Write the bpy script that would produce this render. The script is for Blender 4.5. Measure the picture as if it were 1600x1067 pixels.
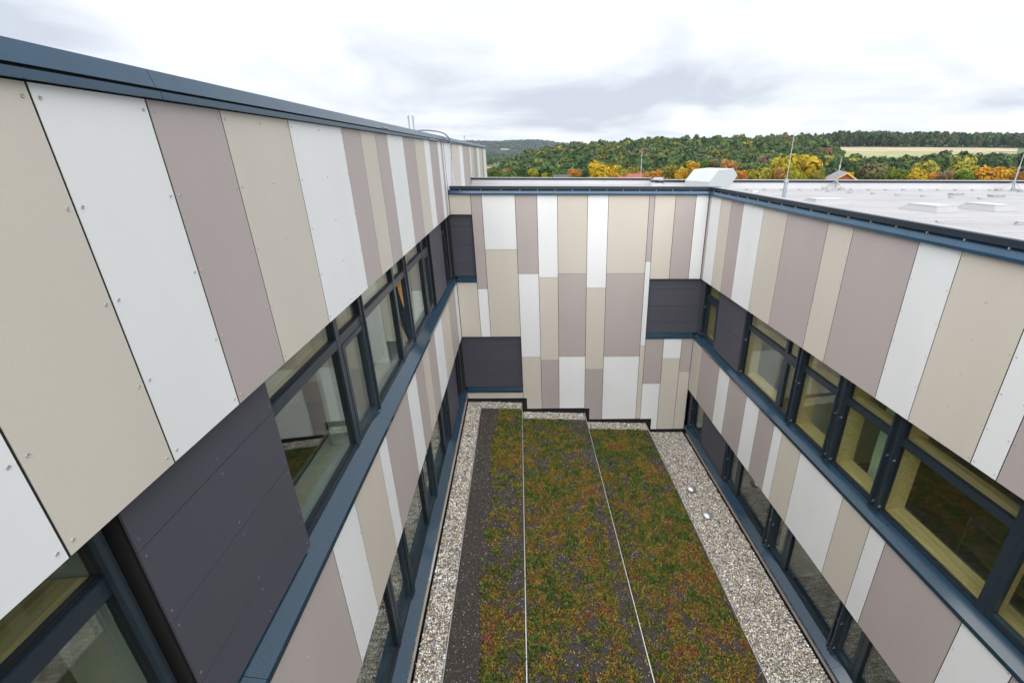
import bpy, bmesh, math, random
import numpy as np
from mathutils import Matrix, Vector

for o in list(bpy.data.objects):
    bpy.data.objects.remove(o)
scene = bpy.context.scene
COL = scene.collection
rnd = random.Random(7)
rng = np.random.default_rng(11)
R = math.radians

# ------------------------------------------------------------------ camera
PIT, YAW, ROL = 0.388736, 0.113642, 0.004185
FPX, CX = 716.056, 895.821
cp, sp, cy_, sy_, cr, sr = math.cos(PIT), math.sin(PIT), math.cos(YAW), math.sin(YAW), math.cos(ROL), math.sin(ROL)
fw = Vector((sy_ * cp, cy_ * cp, -sp)); rt = Vector((cy_, -sy_, 0)); up = rt.cross(fw)
r2 = cr * rt + sr * up; u2 = -sr * rt + cr * up
cam_d = bpy.data.cameras.new('camera'); cam = bpy.data.objects.new('camera', cam_d); COL.objects.link(cam)
cam.matrix_world = Matrix(((r2.x, u2.x, -fw.x, 0), (r2.y, u2.y, -fw.y, 0), (r2.z, u2.z, -fw.z, 0), (0, 0, 0, 1)))
cam_d.sensor_fit = 'HORIZONTAL'; cam_d.sensor_width = 36; cam_d.lens = FPX / 1600 * 36
cam_d.shift_x = -(CX - 800) / 1600
cam_d.clip_start = 0.05; cam_d.clip_end = 12000
scene.camera = cam

# ------------------------------------------------------------------ sky, sun, exposure
SUN_EL, SUN_AZ = R(60), R(191)          # azimuth: 0 = +y, clockwise; the light comes from behind the camera
w = bpy.data.worlds.new('World'); scene.world = w; w.use_nodes = True
nt = w.node_tree; nt.nodes.clear()
def N(tree, typ, **kw):
    n = tree.nodes.new(typ)
    for k, v in kw.items():
        setattr(n, k, v)
    return n
out = N(nt, 'ShaderNodeOutputWorld'); bg = N(nt, 'ShaderNodeBackground')
sky = N(nt, 'ShaderNodeTexSky', sky_type='NISHITA', sun_disc=False, sun_elevation=SUN_EL, sun_rotation=SUN_AZ)
sky.air_density = 1.0; sky.dust_density = 2.0
tc = N(nt, 'ShaderNodeTexCoord'); sep = N(nt, 'ShaderNodeSeparateXYZ'); nt.links.new(tc.outputs['Generated'], sep.inputs[0])
addz = N(nt, 'ShaderNodeMath', operation='ADD'); addz.inputs[1].default_value = 0.16; nt.links.new(sep.outputs[2], addz.inputs[0])
mxz = N(nt, 'ShaderNodeMath', operation='MAXIMUM'); mxz.inputs[1].default_value = 0.05; nt.links.new(addz.outputs[0], mxz.inputs[0])
dx = N(nt, 'ShaderNodeMath', operation='DIVIDE'); dy = N(nt, 'ShaderNodeMath', operation='DIVIDE')
nt.links.new(sep.outputs[0], dx.inputs[0]); nt.links.new(mxz.outputs[0], dx.inputs[1])
nt.links.new(sep.outputs[1], dy.inputs[0]); nt.links.new(mxz.outputs[0], dy.inputs[1])
cmb = N(nt, 'ShaderNodeCombineXYZ'); nt.links.new(dx.outputs[0], cmb.inputs[0]); nt.links.new(dy.outputs[0], cmb.inputs[1])
cmb.inputs[2].default_value = 5.1
n1 = N(nt, 'ShaderNodeTexNoise'); n1.inputs['Scale'].default_value = 0.85; n1.inputs['Detail'].default_value = 7; n1.inputs['Roughness'].default_value = 0.52
n1.inputs['Distortion'].default_value = 0.35
shf = N(nt, 'ShaderNodeVectorMath', operation='SUBTRACT'); shf.inputs[1].default_value = (1.2, 0.65, 0)
nt.links.new(cmb.outputs[0], shf.inputs[0]); nt.links.new(shf.outputs[0], n1.inputs['Vector'])
cr1 = N(nt, 'ShaderNodeValToRGB')
els = cr1.color_ramp.elements
els[0].position = 0.36; els[0].color = (0.44, 0.475, 0.53, 1)
els[1].position = 0.62; els[1].color = (0.745, 0.75, 0.76, 1)
e = els.new(0.48); e.color = (0.605, 0.632, 0.675, 1)
nt.links.new(n1.outputs['Fac'], cr1.inputs[0])
sc = N(nt, 'ShaderNodeMix', data_type='RGBA', blend_type='MULTIPLY'); sc.inputs[0].default_value = 1.0
nt.links.new(sky.outputs[0], sc.inputs[6]); sc.inputs[7].default_value = (0.1, 0.1, 0.1, 1)
mixc = N(nt, 'ShaderNodeMix', data_type='RGBA'); mixc.inputs[0].default_value = 0.93
nt.links.new(sc.outputs[2], mixc.inputs[6]); nt.links.new(cr1.outputs[0], mixc.inputs[7])
nt.links.new(mixc.outputs[2], bg.inputs[0]); bg.inputs[1].default_value = 0.40
nt.links.new(bg.outputs[0], out.inputs[0])

sun_d = bpy.data.lights.new('sun', 'SUN'); sun_d.energy = 1.5; sun_d.angle = R(110); sun_d.color = (1.0, 0.965, 0.92)
sun = bpy.data.objects.new('sun', sun_d); COL.objects.link(sun); sun.location = (-20, -25, 40)
sdir = Vector((math.sin(SUN_AZ) * math.cos(SUN_EL), math.cos(SUN_AZ) * math.cos(SUN_EL), math.sin(SUN_EL)))
sun.rotation_euler = sdir.to_track_quat('Z', 'Y').to_euler()
vs = scene.view_settings; vs.view_transform = 'Standard'; vs.look = 'None'; vs.gamma = 1; vs.use_curve_mapping = False
vs.exposure = 1.97
scene.render.engine = 'CYCLES'
scene.cycles.max_bounces = 8; scene.cycles.transparent_max_bounces = 24; scene.cycles.glossy_bounces = 4

# ------------------------------------------------------------------ helpers
def tag(o, label=None, cat=None, group=None, kind=None):
    if label: o['label'] = label
    if cat: o['category'] = cat
    if group: o['group'] = group
    if kind: o['kind'] = kind
    return o

def empty(name, loc=(0, 0, 0), parent=None):
    o = bpy.data.objects.new(name, None); COL.objects.link(o); o.location = loc; o.empty_display_size = 0.2
    if parent: o.parent = parent
    return o

class Frame:
    """facade frame: u along the wall, v up, w outward"""
    def __init__(s, fn, flip): s.fn, s.flip = fn, flip
    def __call__(s, u, v, w): return s.fn(u, v, w)
XL, XR, M, D0 = -1.828, 4.9675, -0.088, 12.54
SM = math.sqrt(1 + M * M)
FL = Frame(lambda u, v, w: (XL + w, u, v), False)
FR = Frame(lambda u, v, w: (XR - w, u, v), True)
FB = Frame(lambda u, v, w: (u + w * M / SM, D0 + M * u - w / SM, v), False)
FW = Frame(lambda u, v, w: (u, v, w), False)         # plain world box: x, y, z
def yb(x): return D0 + M * x

class MB:
    def __init__(s): s.v, s.f = [], []
    def box(s, F, u0, u1, v0, v1, w0, w1):
        b = len(s.v)
        for w_ in (w0, w1):
            for u, v in ((u0, v0), (u1, v0), (u1, v1), (u0, v1)): s.v.append(F(u, v, w_))
        fs = [(3, 2, 1, 0), (4, 5, 6, 7), (0, 1, 5, 4), (1, 2, 6, 5), (2, 3, 7, 6), (3, 0, 4, 7)]
        for f in fs: s.f.append(tuple(b + i for i in (f[::-1] if F.flip else f)))
        return s
    def prof(s, F, u0, u1, pts):
        """pts: closed (w, v) outline, extruded from u0 to u1"""
        b, n = len(s.v), len(pts)
        for u in (u0, u1):
            for w_, v in pts: s.v.append(F(u, v, w_))
        for i in range(n):
            j = (i + 1) % n
            s.f.append((b + i, b + j, b + n + j, b + n + i))
        s.f.append(tuple(b + i for i in range(n))[::-1]); s.f.append(tuple(b + n + i for i in range(n)))
        return s
    def tube(s, p0, p1, r0, r1=None, n=8):
        r1 = r0 if r1 is None else r1
        p0, p1 = Vector(p0), Vector(p1); d = (p1 - p0).normalized(); q = d.to_track_quat('Z', 'Y')
        b = len(s.v)
        for p, r in ((p0, r0), (p1, r1)):
            for i in range(n):
                a = 2 * math.pi * i / n; s.v.append(tuple(p + q @ Vector((r * math.cos(a), r * math.sin(a), 0))))
        for i in range(n):
            j = (i + 1) % n; s.f.append((b + i, b + j, b + n + j, b + n + i))
        s.f.append(tuple(b + i for i in range(n))[::-1]); s.f.append(tuple(b + n + i for i in range(n)))
        return s
    def poly(s, pts, flip=False):
        b = len(s.v); s.v += [tuple(p) for p in pts]; f = tuple(range(b, b + len(pts))); s.f.append(f[::-1] if flip else f); return s
    def build(s, name, mat, parent=None, fix=False, smooth=False):
        me = bpy.data.meshes.new(name); me.from_pydata(s.v, [], s.f)
        if fix:
            bm = bmesh.new(); bm.from_mesh(me); bmesh.ops.recalc_face_normals(bm, faces=bm.faces); bm.to_mesh(me); bm.free()
        if smooth:
            me.polygons.foreach_set('use_smooth', [True] * len(me.polygons))
        me.materials.append(mat); me.update()
        o = bpy.data.objects.new(name, me); COL.objects.link(o)
        if parent: o.parent = parent
        return o
def box(name, mat, parent, F, *a): return MB().box(F, *a).build(name, mat, parent)

# ------------------------------------------------------------------ materials
def mat(name, col, rough=0.6, metal=0.0, spec=0.5, noise=None, bump=None, rand=0.0, coat=0.0):
    """noise = (scale, amount[, detail]); bump = (scale, strength, distance); rand = per object brightness spread"""
    m = bpy.data.materials.new(name); m.use_nodes = True; t = m.node_tree
    b = t.nodes['Principled BSDF']; b.inputs['Roughness'].default_value = rough; b.inputs['Metallic'].default_value = metal
    b.inputs['Specular IOR Level'].default_value = spec; b.inputs['Coat Weight'].default_value = coat
    b.inputs['Base Color'].default_value = (*col, 1)
    if noise or bump or rand:
        c = N(t, 'ShaderNodeTexCoord')
    fac = None
    if noise:
        n = N(t, 'ShaderNodeTexNoise'); n.inputs['Scale'].default_value = noise[0]; n.inputs['Detail'].default_value = noise[2] if len(noise) > 2 else 3
        t.links.new(c.outputs['Object'], n.inputs['Vector'])
        mr = N(t, 'ShaderNodeMapRange'); mr.inputs['From Min'].default_value = 0.25; mr.inputs['From Max'].default_value = 0.75
        mr.inputs['To Min'].default_value = 1 - noise[1]; mr.inputs['To Max'].default_value = 1 + noise[1]
        t.links.new(n.outputs['Fac'], mr.inputs['Value']); fac = mr.outputs[0]
    if rand:
        oi = N(t, 'ShaderNodeObjectInfo'); mr2 = N(t, 'ShaderNodeMapRange'); mr2.inputs['To Min'].default_value = 1 - rand; mr2.inputs['To Max'].default_value = 1 + rand
        t.links.new(oi.outputs['Random'], mr2.inputs['Value'])
        if fac is None: fac = mr2.outputs[0]
        else:
            mm = N(t, 'ShaderNodeMath', operation='MULTIPLY'); t.links.new(fac, mm.inputs[0]); t.links.new(mr2.outputs[0], mm.inputs[1]); fac = mm.outputs[0]
    if fac is not None:
        vm = N(t, 'ShaderNodeVectorMath', operation='SCALE'); vm.inputs[0].default_value = col
        t.links.new(fac, vm.inputs['Scale']); t.links.new(vm.outputs[0], b.inputs['Base Color'])
    if bump:
        n2 = N(t, 'ShaderNodeTexNoise'); n2.inputs['Scale'].default_value = bump[0]; n2.inputs['Detail'].default_value = 2
        t.links.new(c.outputs['Object'], n2.inputs['Vector'])
        bp = N(t, 'ShaderNodeBump'); bp.inputs['Strength'].default_value = bump[1]; bp.inputs['Distance'].default_value = bump[2]
        t.links.new(n2.outputs['Fac'], bp.inputs['Height']); t.links.new(bp.outputs[0], b.inputs['Normal'])
    return m

def panel_mat(name, col, fine=0.05):
    """fibre cement board: fine speckle, broad soft weathering, a light sheen"""
    m = mat(name, col, rough=0.55, spec=0.35); t = m.node_tree; b = t.nodes['Principled BSDF']
    c = N(t, 'ShaderNodeTexCoord'); oi = N(t, 'ShaderNodeObjectInfo')
    a = N(t, 'ShaderNodeTexNoise'); a.inputs['Scale'].default_value = 260; a.inputs['Detail'].default_value = 2
    bb = N(t, 'ShaderNodeTexNoise'); bb.inputs['Scale'].default_value = 1.6; bb.inputs['Detail'].default_value = 4
    mp = N(t, 'ShaderNodeMapping'); mp.inputs['Scale'].default_value = (1, 1, 0.35); t.links.new(c.outputs['Object'], mp.inputs[0])
    t.links.new(c.outputs['Object'], a.inputs['Vector']); t.links.new(mp.outputs[0], bb.inputs['Vector'])
    def rng_(sock, lo, hi, f0=0.25, f1=0.75):
        r_ = N(t, 'ShaderNodeMapRange'); r_.inputs['From Min'].default_value = f0; r_.inputs['From Max'].default_value = f1
        r_.inputs['To Min'].default_value = lo; r_.inputs['To Max'].default_value = hi; t.links.new(sock, r_.inputs['Value']); return r_.outputs[0]
    f = [rng_(a.outputs['Fac'], 1 - fine, 1 + fine), rng_(bb.outputs['Fac'], 0.965, 1.03), rng_(oi.outputs['Random'], 0.975, 1.025, 0, 1)]
    m1 = N(t, 'ShaderNodeMath', operation='MULTIPLY'); t.links.new(f[0], m1.inputs[0]); t.links.new(f[1], m1.inputs[1])
    m2 = N(t, 'ShaderNodeMath', operation='MULTIPLY'); t.links.new(m1.outputs[0], m2.inputs[0]); t.links.new(f[2], m2.inputs[1])
    vm = N(t, 'ShaderNodeVectorMath', operation='SCALE'); vm.inputs[0].default_value = col; t.links.new(m2.outputs[0], vm.inputs['Scale'])
    t.links.new(vm.outputs[0], b.inputs['Base Color'])
    bp = N(t, 'ShaderNodeBump'); bp.inputs['Strength'].default_value = 0.12; bp.inputs['Distance'].default_value = 0.002
    t.links.new(a.outputs['Fac'], bp.inputs['Height']); t.links.new(bp.outputs[0], b.inputs['Normal'])
    return m

P = {'W': panel_mat('board_white', (0.70, 0.72, 0.73), 0.025),
     'B': panel_mat('board_beige', (0.54, 0.502, 0.445)),
     'M': panel_mat('board_mauve', (0.40, 0.355, 0.347), 0.07),
     'K': panel_mat('board_anthracite', (0.066, 0.066, 0.086), 0.10)}
BLACK = mat('black_membrane', (0.008, 0.008, 0.008), 0.9)
METAL = mat('coated_metal', (0.016, 0.054, 0.100), 0.25, spec=0.6, noise=(3, 0.15), bump=(1.2, 0.10, 0.02))
SILL = mat('sill_metal', (0.014, 0.040, 0.068), 0.10, spec=0.7, noise=(60, 0.22, 4), bump=(1.0, 0.05, 0.01))
FASCIA = mat('fascia_metal', (0.013, 0.022, 0.034), 0.4, spec=0.4, noise=(3, 0.15))
FRAME = mat('window_frame_metal', (0.018, 0.030, 0.043), 0.32, spec=0.5, noise=(8, 0.1))
DARKF = mat('dark_gasket', (0.006, 0.007, 0.010), 0.5)
RIVET = mat('rivet_metal', (0.42, 0.42, 0.42), 0.4, metal=0.6)
RIVETK = mat('rivet_dark', (0.09, 0.10, 0.13), 0.35, metal=0.4)
ALU = mat('raw_aluminium', (0.62, 0.63, 0.65), 0.35, metal=0.8, noise=(20, 0.1))
GALV = mat('galvanised_steel', (0.36, 0.39, 0.42), 0.45, metal=0.7, noise=(15, 0.15))
MEMBV = mat('membrane_lightened', (0.50, 0.505, 0.53), 0.7, noise=(1.5, 0.06, 5))  # roof membrane lightened in colour to offset weaker light on upright faces
MEMB = mat('roof_membrane', (0.285, 0.287, 0.302), 0.7, noise=(0.9, 0.12, 6), bump=(2.5, 0.15, 0.02))
WSTEEL = mat('white_sheet_metal', (0.38, 0.41, 0.425), 0.4, noise=(2, 0.05))
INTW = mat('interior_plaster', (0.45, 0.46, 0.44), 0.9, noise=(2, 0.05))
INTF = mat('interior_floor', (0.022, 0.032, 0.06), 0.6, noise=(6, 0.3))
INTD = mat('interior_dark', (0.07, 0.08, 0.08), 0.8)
CURT = mat('curtain_cloth', (0.45, 0.62, 0.52), 0.9, noise=(5, 0.08))
RUBBER = mat('black_rubber', (0.02, 0.02, 0.022), 0.6)
CONC = mat('concrete_block', (0.30, 0.30, 0.29), 0.9, noise=(30, 0.2))
def timber(name, col):
    m = mat(name, col, 0.55); t = m.node_tree; b = t.nodes['Principled BSDF']
    c = N(t, 'ShaderNodeTexCoord'); mp = N(t, 'ShaderNodeMapping'); mp.inputs['Scale'].default_value = (26, 1.5, 26); t.links.new(c.outputs['Object'], mp.inputs[0])
    n = N(t, 'ShaderNodeTexNoise'); n.inputs['Scale'].default_value = 1.4; n.inputs['Detail'].default_value = 6; n.inputs['Distortion'].default_value = 0.7
    t.links.new(mp.outputs[0], n.inputs['Vector']); rp = N(t, 'ShaderNodeValToRGB')
    rp.color_ramp.elements[0].position = 0.3; rp.color_ramp.elements[1].position = 0.7
    rp.color_ramp.elements[0].color = (col[0] * .72, col[1] * .66, col[2] * .55, 1); rp.color_ramp.elements[1].color = (*[min(1, x * 1.12) for x in col], 1)
    t.links.new(n.outputs['Fac'], rp.inputs[0]); t.links.new(rp.outputs[0], b.inputs['Base Color']); return m
WOOD = timber('spruce_timber', (0.66, 0.54, 0.27))
PALEB = mat('pale_window_board', (0.30, 0.33, 0.33), 0.5)
WOODO = timber('larch_timber', (0.66, 0.36, 0.13))

def glass_mat():
    m = bpy.data.materials.new('window_glass'); m.use_nodes = True; t = m.node_tree; t.nodes.clear()
    o = N(t, 'ShaderNodeOutputMaterial'); tr = N(t, 'ShaderNodeBsdfTransparent'); gl = N(t, 'ShaderNodeBsdfGlossy'); mx = N(t, 'ShaderNodeMixShader')
    tr.inputs[0].default_value = (0.93, 0.965, 0.92, 1); gl.inputs['Roughness'].default_value = 0.0; gl.inputs[0].default_value = (0.92, 0.97, 0.94, 1)
    fr = N(t, 'ShaderNodeFresnel'); ge = N(t, 'ShaderNodeNewGeometry'); mri = N(t, 'ShaderNodeMapRange'); mri.inputs['To Min'].default_value = 1.95; mri.inputs['To Max'].default_value = 1 / 1.95
    t.links.new(ge.outputs['Backfacing'], mri.inputs['Value']); t.links.new(mri.outputs[0], fr.inputs[0])
    c = N(t, 'ShaderNodeTexCoord'); n = N(t, 'ShaderNodeTexNoise'); n.inputs['Scale'].default_value = 1.1; n.inputs['Detail'].default_value = 1
    bp = N(t, 'ShaderNodeBump'); bp.inputs['Strength'].default_value = 0.08; bp.inputs['Distance'].default_value = 0.03
    t.links.new(c.outputs['Object'], n.inputs['Vector']); t.links.new(n.outputs['Fac'], bp.inputs['Height']); t.links.new(bp.outputs[0], gl.inputs['Normal'])
    t.links.new(fr.outputs[0], mx.inputs[0]); t.links.new(tr.outputs[0], mx.inputs[1]); t.links.new(gl.outputs[0], mx.inputs[2]); t.links.new(mx.outputs[0], o.inputs[0])
    return m
GLASS = glass_mat()

def attr_mat(name, rough=0.9, obj_color=False, trans=0.0, spec=0.2):
    m = bpy.data.materials.new(name); m.use_nodes = True; t = m.node_tree; b = t.nodes['Principled BSDF']
    b.inputs['Roughness'].default_value = rough; b.inputs['Specular IOR Level'].default_value = spec
    a = N(t, 'ShaderNodeAttribute'); a.attribute_name = 'Col'; col = a.outputs['Color']
    if obj_color:
        oi = N(t, 'ShaderNodeObjectInfo'); mx = N(t, 'ShaderNodeMix', data_type='RGBA', blend_type='MULTIPLY'); mx.inputs[0].default_value = 1
        t.links.new(oi.outputs['Color'], mx.inputs[6]); t.links.new(col, mx.inputs[7]); col = mx.outputs[2]
    t.links.new(col, b.inputs['Base Color'])
    if trans:
        o = t.nodes['Material Output']; tl = N(t, 'ShaderNodeBsdfTranslucent'); t.links.new(col, tl.inputs[0])
        ms = N(t, 'ShaderNodeMixShader'); ms.inputs[0].default_value = trans
        t.links.new(b.outputs[0], ms.inputs[1]); t.links.new(tl.outputs[0], ms.inputs[2]); t.links.new(ms.outputs[0], o.inputs[0])
    return m
PEBBLE = attr_mat('pebbles', 0.8)
SEDUM = attr_mat('sedum_leaves', 0.8, trans=0.15)
LEAF = attr_mat('tree_leaves', 0.8, obj_color=True, trans=0.25)
LEAFS = attr_mat('wood_leaves', 0.8, trans=0.25)
BARK = mat('bark', (0.085, 0.065, 0.05), 0.9, noise=(6, 0.3))
SOIL = mat('dark_substrate', (0.045, 0.038, 0.035), 0.95, noise=(70, 0.65, 4), bump=(90, 0.8, 0.03))
GBASE = mat('gravel_base', (0.20, 0.19, 0.17), 0.95, noise=(60, 0.6, 4), bump=(60, 0.8, 0.03))

def np_mesh(name, v, f, cols, material, parent=None, smooth=False):
    """v (n,3), f (m,k), cols (m,3) one colour per face"""
    me = bpy.data.meshes.new(name); k = f.shape[1]
    me.vertices.add(len(v)); me.vertices.foreach_set('co', v.astype(np.float32).ravel())
    me.loops.add(f.size); me.loops.foreach_set('vertex_index', f.astype(np.int32).ravel())
    me.polygons.add(len(f)); me.polygons.foreach_set('loop_start', np.arange(0, f.size, k, dtype=np.int32))
    me.polygons.foreach_set('loop_total', np.full(len(f), k, dtype=np.int32))
    if smooth: me.polygons.foreach_set('use_smooth', np.ones(len(f), dtype=bool))
    me.update(calc_edges=True)
    if cols is not None:
        at = me.color_attributes.new('Col', 'FLOAT_COLOR', 'CORNER')
        c4 = np.ones((len(f), k, 4), np.float32); c4[:, :, :3] = cols[:, None, :]; at.data.foreach_set('color', c4.ravel())
    me.materials.append(material)
    o = bpy.data.objects.new(name, me); COL.objects.link(o)
    if parent: o.parent = parent
    return o

def vnoise(x, y, scale, seed=0):
    """2-D value noise, 0..1"""
    x = np.asarray(x) * scale + seed * 17.31; y = np.asarray(y) * scale + seed * 9.77
    xi, yi = np.floor(x).astype(int), np.floor(y).astype(int); xf, yf = x - xi, y - yi
    def h(a, b):
        n = (a * 374761393 + b * 668265263 + seed * 1442695) & 0x7fffffff; n = ((n ^ (n >> 13)) * 1274126177) & 0x7fffffff
        return ((n ^ (n >> 16)) & 0xffff) / 65535.0
    u, v = xf * xf * (3 - 2 * xf), yf * yf * (3 - 2 * yf)
    return (h(xi, yi) * (1 - u) + h(xi + 1, yi) * u) * (1 - v) + (h(xi, yi + 1) * (1 - u) + h(xi + 1, yi + 1) * u) * v
def fbm(x, y, scale, seed=0, o=4):
    s, a, t = 0, 0.5, 0
    for i in range(o): s = s + a * vnoise(x, y, scale * 2 ** i, seed + i * 3); t += a; a *= 0.55
    return s / t

# ------------------------------------------------------------------ the ground out to the horizon
GT = [(-0.3, -24), (-0.05, -21), (-0.02, -17), (0.0, -14), (0.03, -9), (0.08, -4.5), (0.12, -2.5), (0.18, -1), (0.25, 1.0), (0.315, 2.8), (0.42, 3.4), (0.52, 4.2), (0.6, 5.8), (0.9, 7)]
def terrain(x, y):
    x = np.asarray(x, float); y = np.asarray(y, float); yy = np.maximum(y, 1.0); t = np.clip(x / np.maximum(yy, 60), -3, 3)
    base = np.interp(yy, [0, 20, 60, 150], [-13, -13, -16, -17])
    g = np.interp(t, [a for a, _ in GT], [b for _, b in GT])
    wood = np.interp(yy, [0, 165, 430, 480, 700, 1200], [0, 0, 1, 1, 0.25, 0])
    hl = base + (g + 17) * wood
    hr = np.interp(yy, [0, 150, 230, 350, 480, 600, 800, 1200], [0, 0, 3, 15.6, 23.7, 29, 27, 5]) + base
    b = np.clip((t - 0.60) / 0.09, 0, 1); b = b * b * (3 - 2 * b)
    h = hl * (1 - b) + hr * b
    far = 68 * np.exp(-((y - 2750 - 200 * np.sin(x / 400)) / 420) ** 2) * (0.88 + 0.12 * np.sin(x / 170 + 1.2) + 0.05 * np.sin(x / 60))
    h = h + np.where(y > 900, far, 0)
    h = h + np.where(yy > 60, 0.8 * (fbm(x, y, 0.012, 5) - 0.5) * np.clip((yy - 60) / 100, 0, 1), 0)
    back = np.where(y < 0, -13, h)
    return back
def spaced(n, lim, k): s = np.sinh(np.linspace(-k, k, n)); return s / s[-1] * lim
gx, gy = spaced(171, 6000, 5.2), spaced(221, 6000, 5.2)
GX, GY = np.meshgrid(gx, gy); GZ = terrain(GX, GY)
gv = np.stack([GX.ravel(), GY.ravel(), GZ.ravel()], 1); nx, ny = len(gx), len(gy)
ii, jj = np.meshgrid(np.arange(nx - 1), np.arange(ny - 1)); a0 = (jj * nx + ii).ravel()
GROUND = mat('meadow_ground', (0.075, 0.10, 0.035), 1.0, noise=(0.02, 0.35, 6))
tag(np_mesh('ground', gv, np.stack([a0, a0 + 1, a0 + nx + 1, a0 + nx], 1), None, GROUND, smooth=True), 'green valley floor and rising hillside around the building', 'ground', kind='structure')
def sheet(name, pts_t, y0, y1, material, label, nn=24, lift=0.35):
    """a field lying on the terrain between two directions t=x/y"""
    vs_, fs_ = [], []
    for j in range(nn + 1):
        y = y0 + (y1 - y0) * j / nn
        for i in range(nn + 1):
            k = i / nn; tt = pts_t[0] + (pts_t[1] - pts_t[0]) * k
            yw = y + 12 * math.sin(tt * 9) * (j / nn); x = tt * yw
            vs_.append((x, yw, float(terrain(x, yw)) + lift))
    for j in range(nn):
        for i in range(nn):
            a = j * (nn + 1) + i; fs_.append((a, a + 1, a + nn + 2, a + nn + 1))
    o = MB(); o.v, o.f = vs_, fs_
    return tag(o.build(name, material, smooth=True), label, 'field', kind='structure')
STUB = mat('stubble_field', (0.33, 0.275, 0.185), 1.0, noise=(0.03, 0.15, 5)); PASTURE = mat('pale_pasture', (0.23, 0.24, 0.11), 1.0, noise=(0.05, 0.15, 5))
sheet('stubble_field', (0.64, 1.12), 415, 486, STUB, 'pale tan stubble field below the wooded ridge')
sheet('pasture', (0.64, 1.12), 340, 414, PASTURE, 'pale green pasture strip below the stubble field')
sheet('ploughed_field', (-0.07, -0.012), 520, 700, mat('tan_field', (0.30, 0.22, 0.13), 1, noise=(0.05, 0.2, 4)), 'tan field in the valley gap between green trees')
sheet('hill_meadow', (-0.034, -0.014), 2230, 2400, mat('pale_meadow', (0.26, 0.27, 0.18), 1, noise=(0.01, 0.15, 4)), 'pale meadow on the far blue hill', lift=1.0)

# ------------------------------------------------------------------ building wings
west = tag(empty('building_wing', (-2.3, 6, -13)), 'tallest wing, its panel wall rising above the white roofs', 'building')
link = tag(empty('building_wing', (1.5, 12.7, -13)), 'linking wing closing the courtyard, its panels cut in steps at the bottom', 'building')
east = tag(empty('building_wing', (5.4, 4, -13)), 'low wing with timber-lined windows under the wide white roof', 'building')
def adopt(o, parent):
    o.parent = parent; o.matrix_parent_inverse = Matrix.Translation(-Vector(parent.location)); return o

def rivet_mesh(F, pts, mat_, parent, r=0.0085, h=0.004):
    v, f = [], []
    for (u, v_) in pts:
        b = len(v); n = 8
        for rr, ww in ((r, 0.0005), (r * 0.82, h)):
            for i in range(n):
                a = 2 * math.pi * i / n; v.append(F(u + rr * math.cos(a), v_ + rr * math.sin(a), ww))
        v.append(F(u, v_, h - 0.0025))
        for i in range(n):
            j = (i + 1) % n; q = (b + i, b + j, b + n + j, b + n + i); f.append(q[::-1] if F.flip else q)
            q = (b + n + i, b + n + j, b + 2 * n); f.append(q[::-1] if F.flip else q)
    m = MB(); m.v, m.f = v, f
    return tag(m.build('rivets', mat_, parent), kind='stuff')

GAP = 0.0062
def panel(bld, F, u0, u1, v0, v1, c, w=0.0, th=0.012, rivets=True, name='cladding_panel', step=0.44, gu=GAP, gv_=0.004):
    w = w + rnd.uniform(-0.0012, 0.0012)
    o = MB().box(F, u0 + gu, u1 - gu, v0 + gv_, v1 - gv_, w - th, w).build(name, P[c])
    adopt(o, bld)
    if c != 'K': MB().box(F, u0 - gu + 0.0008, u0 + gu - 0.0008, v0 + 0.001, v1 - 0.001, -0.028, -0.003).build('joint_strip', BLACK, o)
    if rivets and u1 - u0 > 0.1:
        n = max(2, int(round((v1 - v0 - 0.11) / step)) + 1); pts = []
        cols = [u0 + 0.035, u1 - 0.035] + ([(u0 + u1) / 2] if u1 - u0 > 0.7 else [])
        for uu in cols:
            for k in range(n): pts.append((uu, v0 + 0.055 + (v1 - v0 - 0.11) * k / (n - 1)))
        Fo = Frame(lambda a, b, c_, w=w: F(a, b, c_ + w), F.flip)
        r_ = rivet_mesh(Fo, pts, RIVETK if c == 'K' else RIVET, o, r=0.011 if c == 'K' else 0.0085)
    return o
def bpart(bld, name, m_, F, *a): return adopt(box(name, m_, None, F, *a), bld)

# --- taller (left) wing: upper and lower board bands
LJ = [(-3.9, 'B'), (-2.7, 'M'), (-1.5, 'W'), (-0.3, 'M'), (0.66, 'W'), (1.576, 'B'), (2.182, 'W'), (2.785, 'M'), (3.40, 'B'), (4.315, 'W'), (5.53, 'M'), (6.14, 'B'), (6.763, 'M'), (7.343, 'W'), (8.295, 'M'), (9.21, 'B'), (10.10, 'W'), (10.71, 'M'), (11.755, 'W'), (12.2, 'M'), (12.5, 'W'), (14.14, 'B'), (14.95, 'B'), (15.95, 'W'), (16.9, 'M'), (19.3, 'W'), (19.8, 'B'), (20.9, 'M'), (22.7, 'W'), (24.0, 'B'), (25.7, 'M'), (26.9, 'W'), (29.0, None)]
ZT, ZH, ZS, ZH2, ZS2 = 0.246, -1.492, -3.307, -4.964, -6.77
YC = yb(XL)
for (a, c), (b, _) in zip(LJ, LJ[1:]):
    zb = ZH if a < 12.3 else (-1.12 if a < 18.9 else -6.0)
    if a < YC < b and a > 12:
        panel(west, FL, a, YC - 0.02, ZH, ZT, c); panel(west, FL, YC + 0.05, b, -1.12, ZT, c)
    else: panel(west, FL, a, b, zb, ZT, c, rivets=a < 13)
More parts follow.
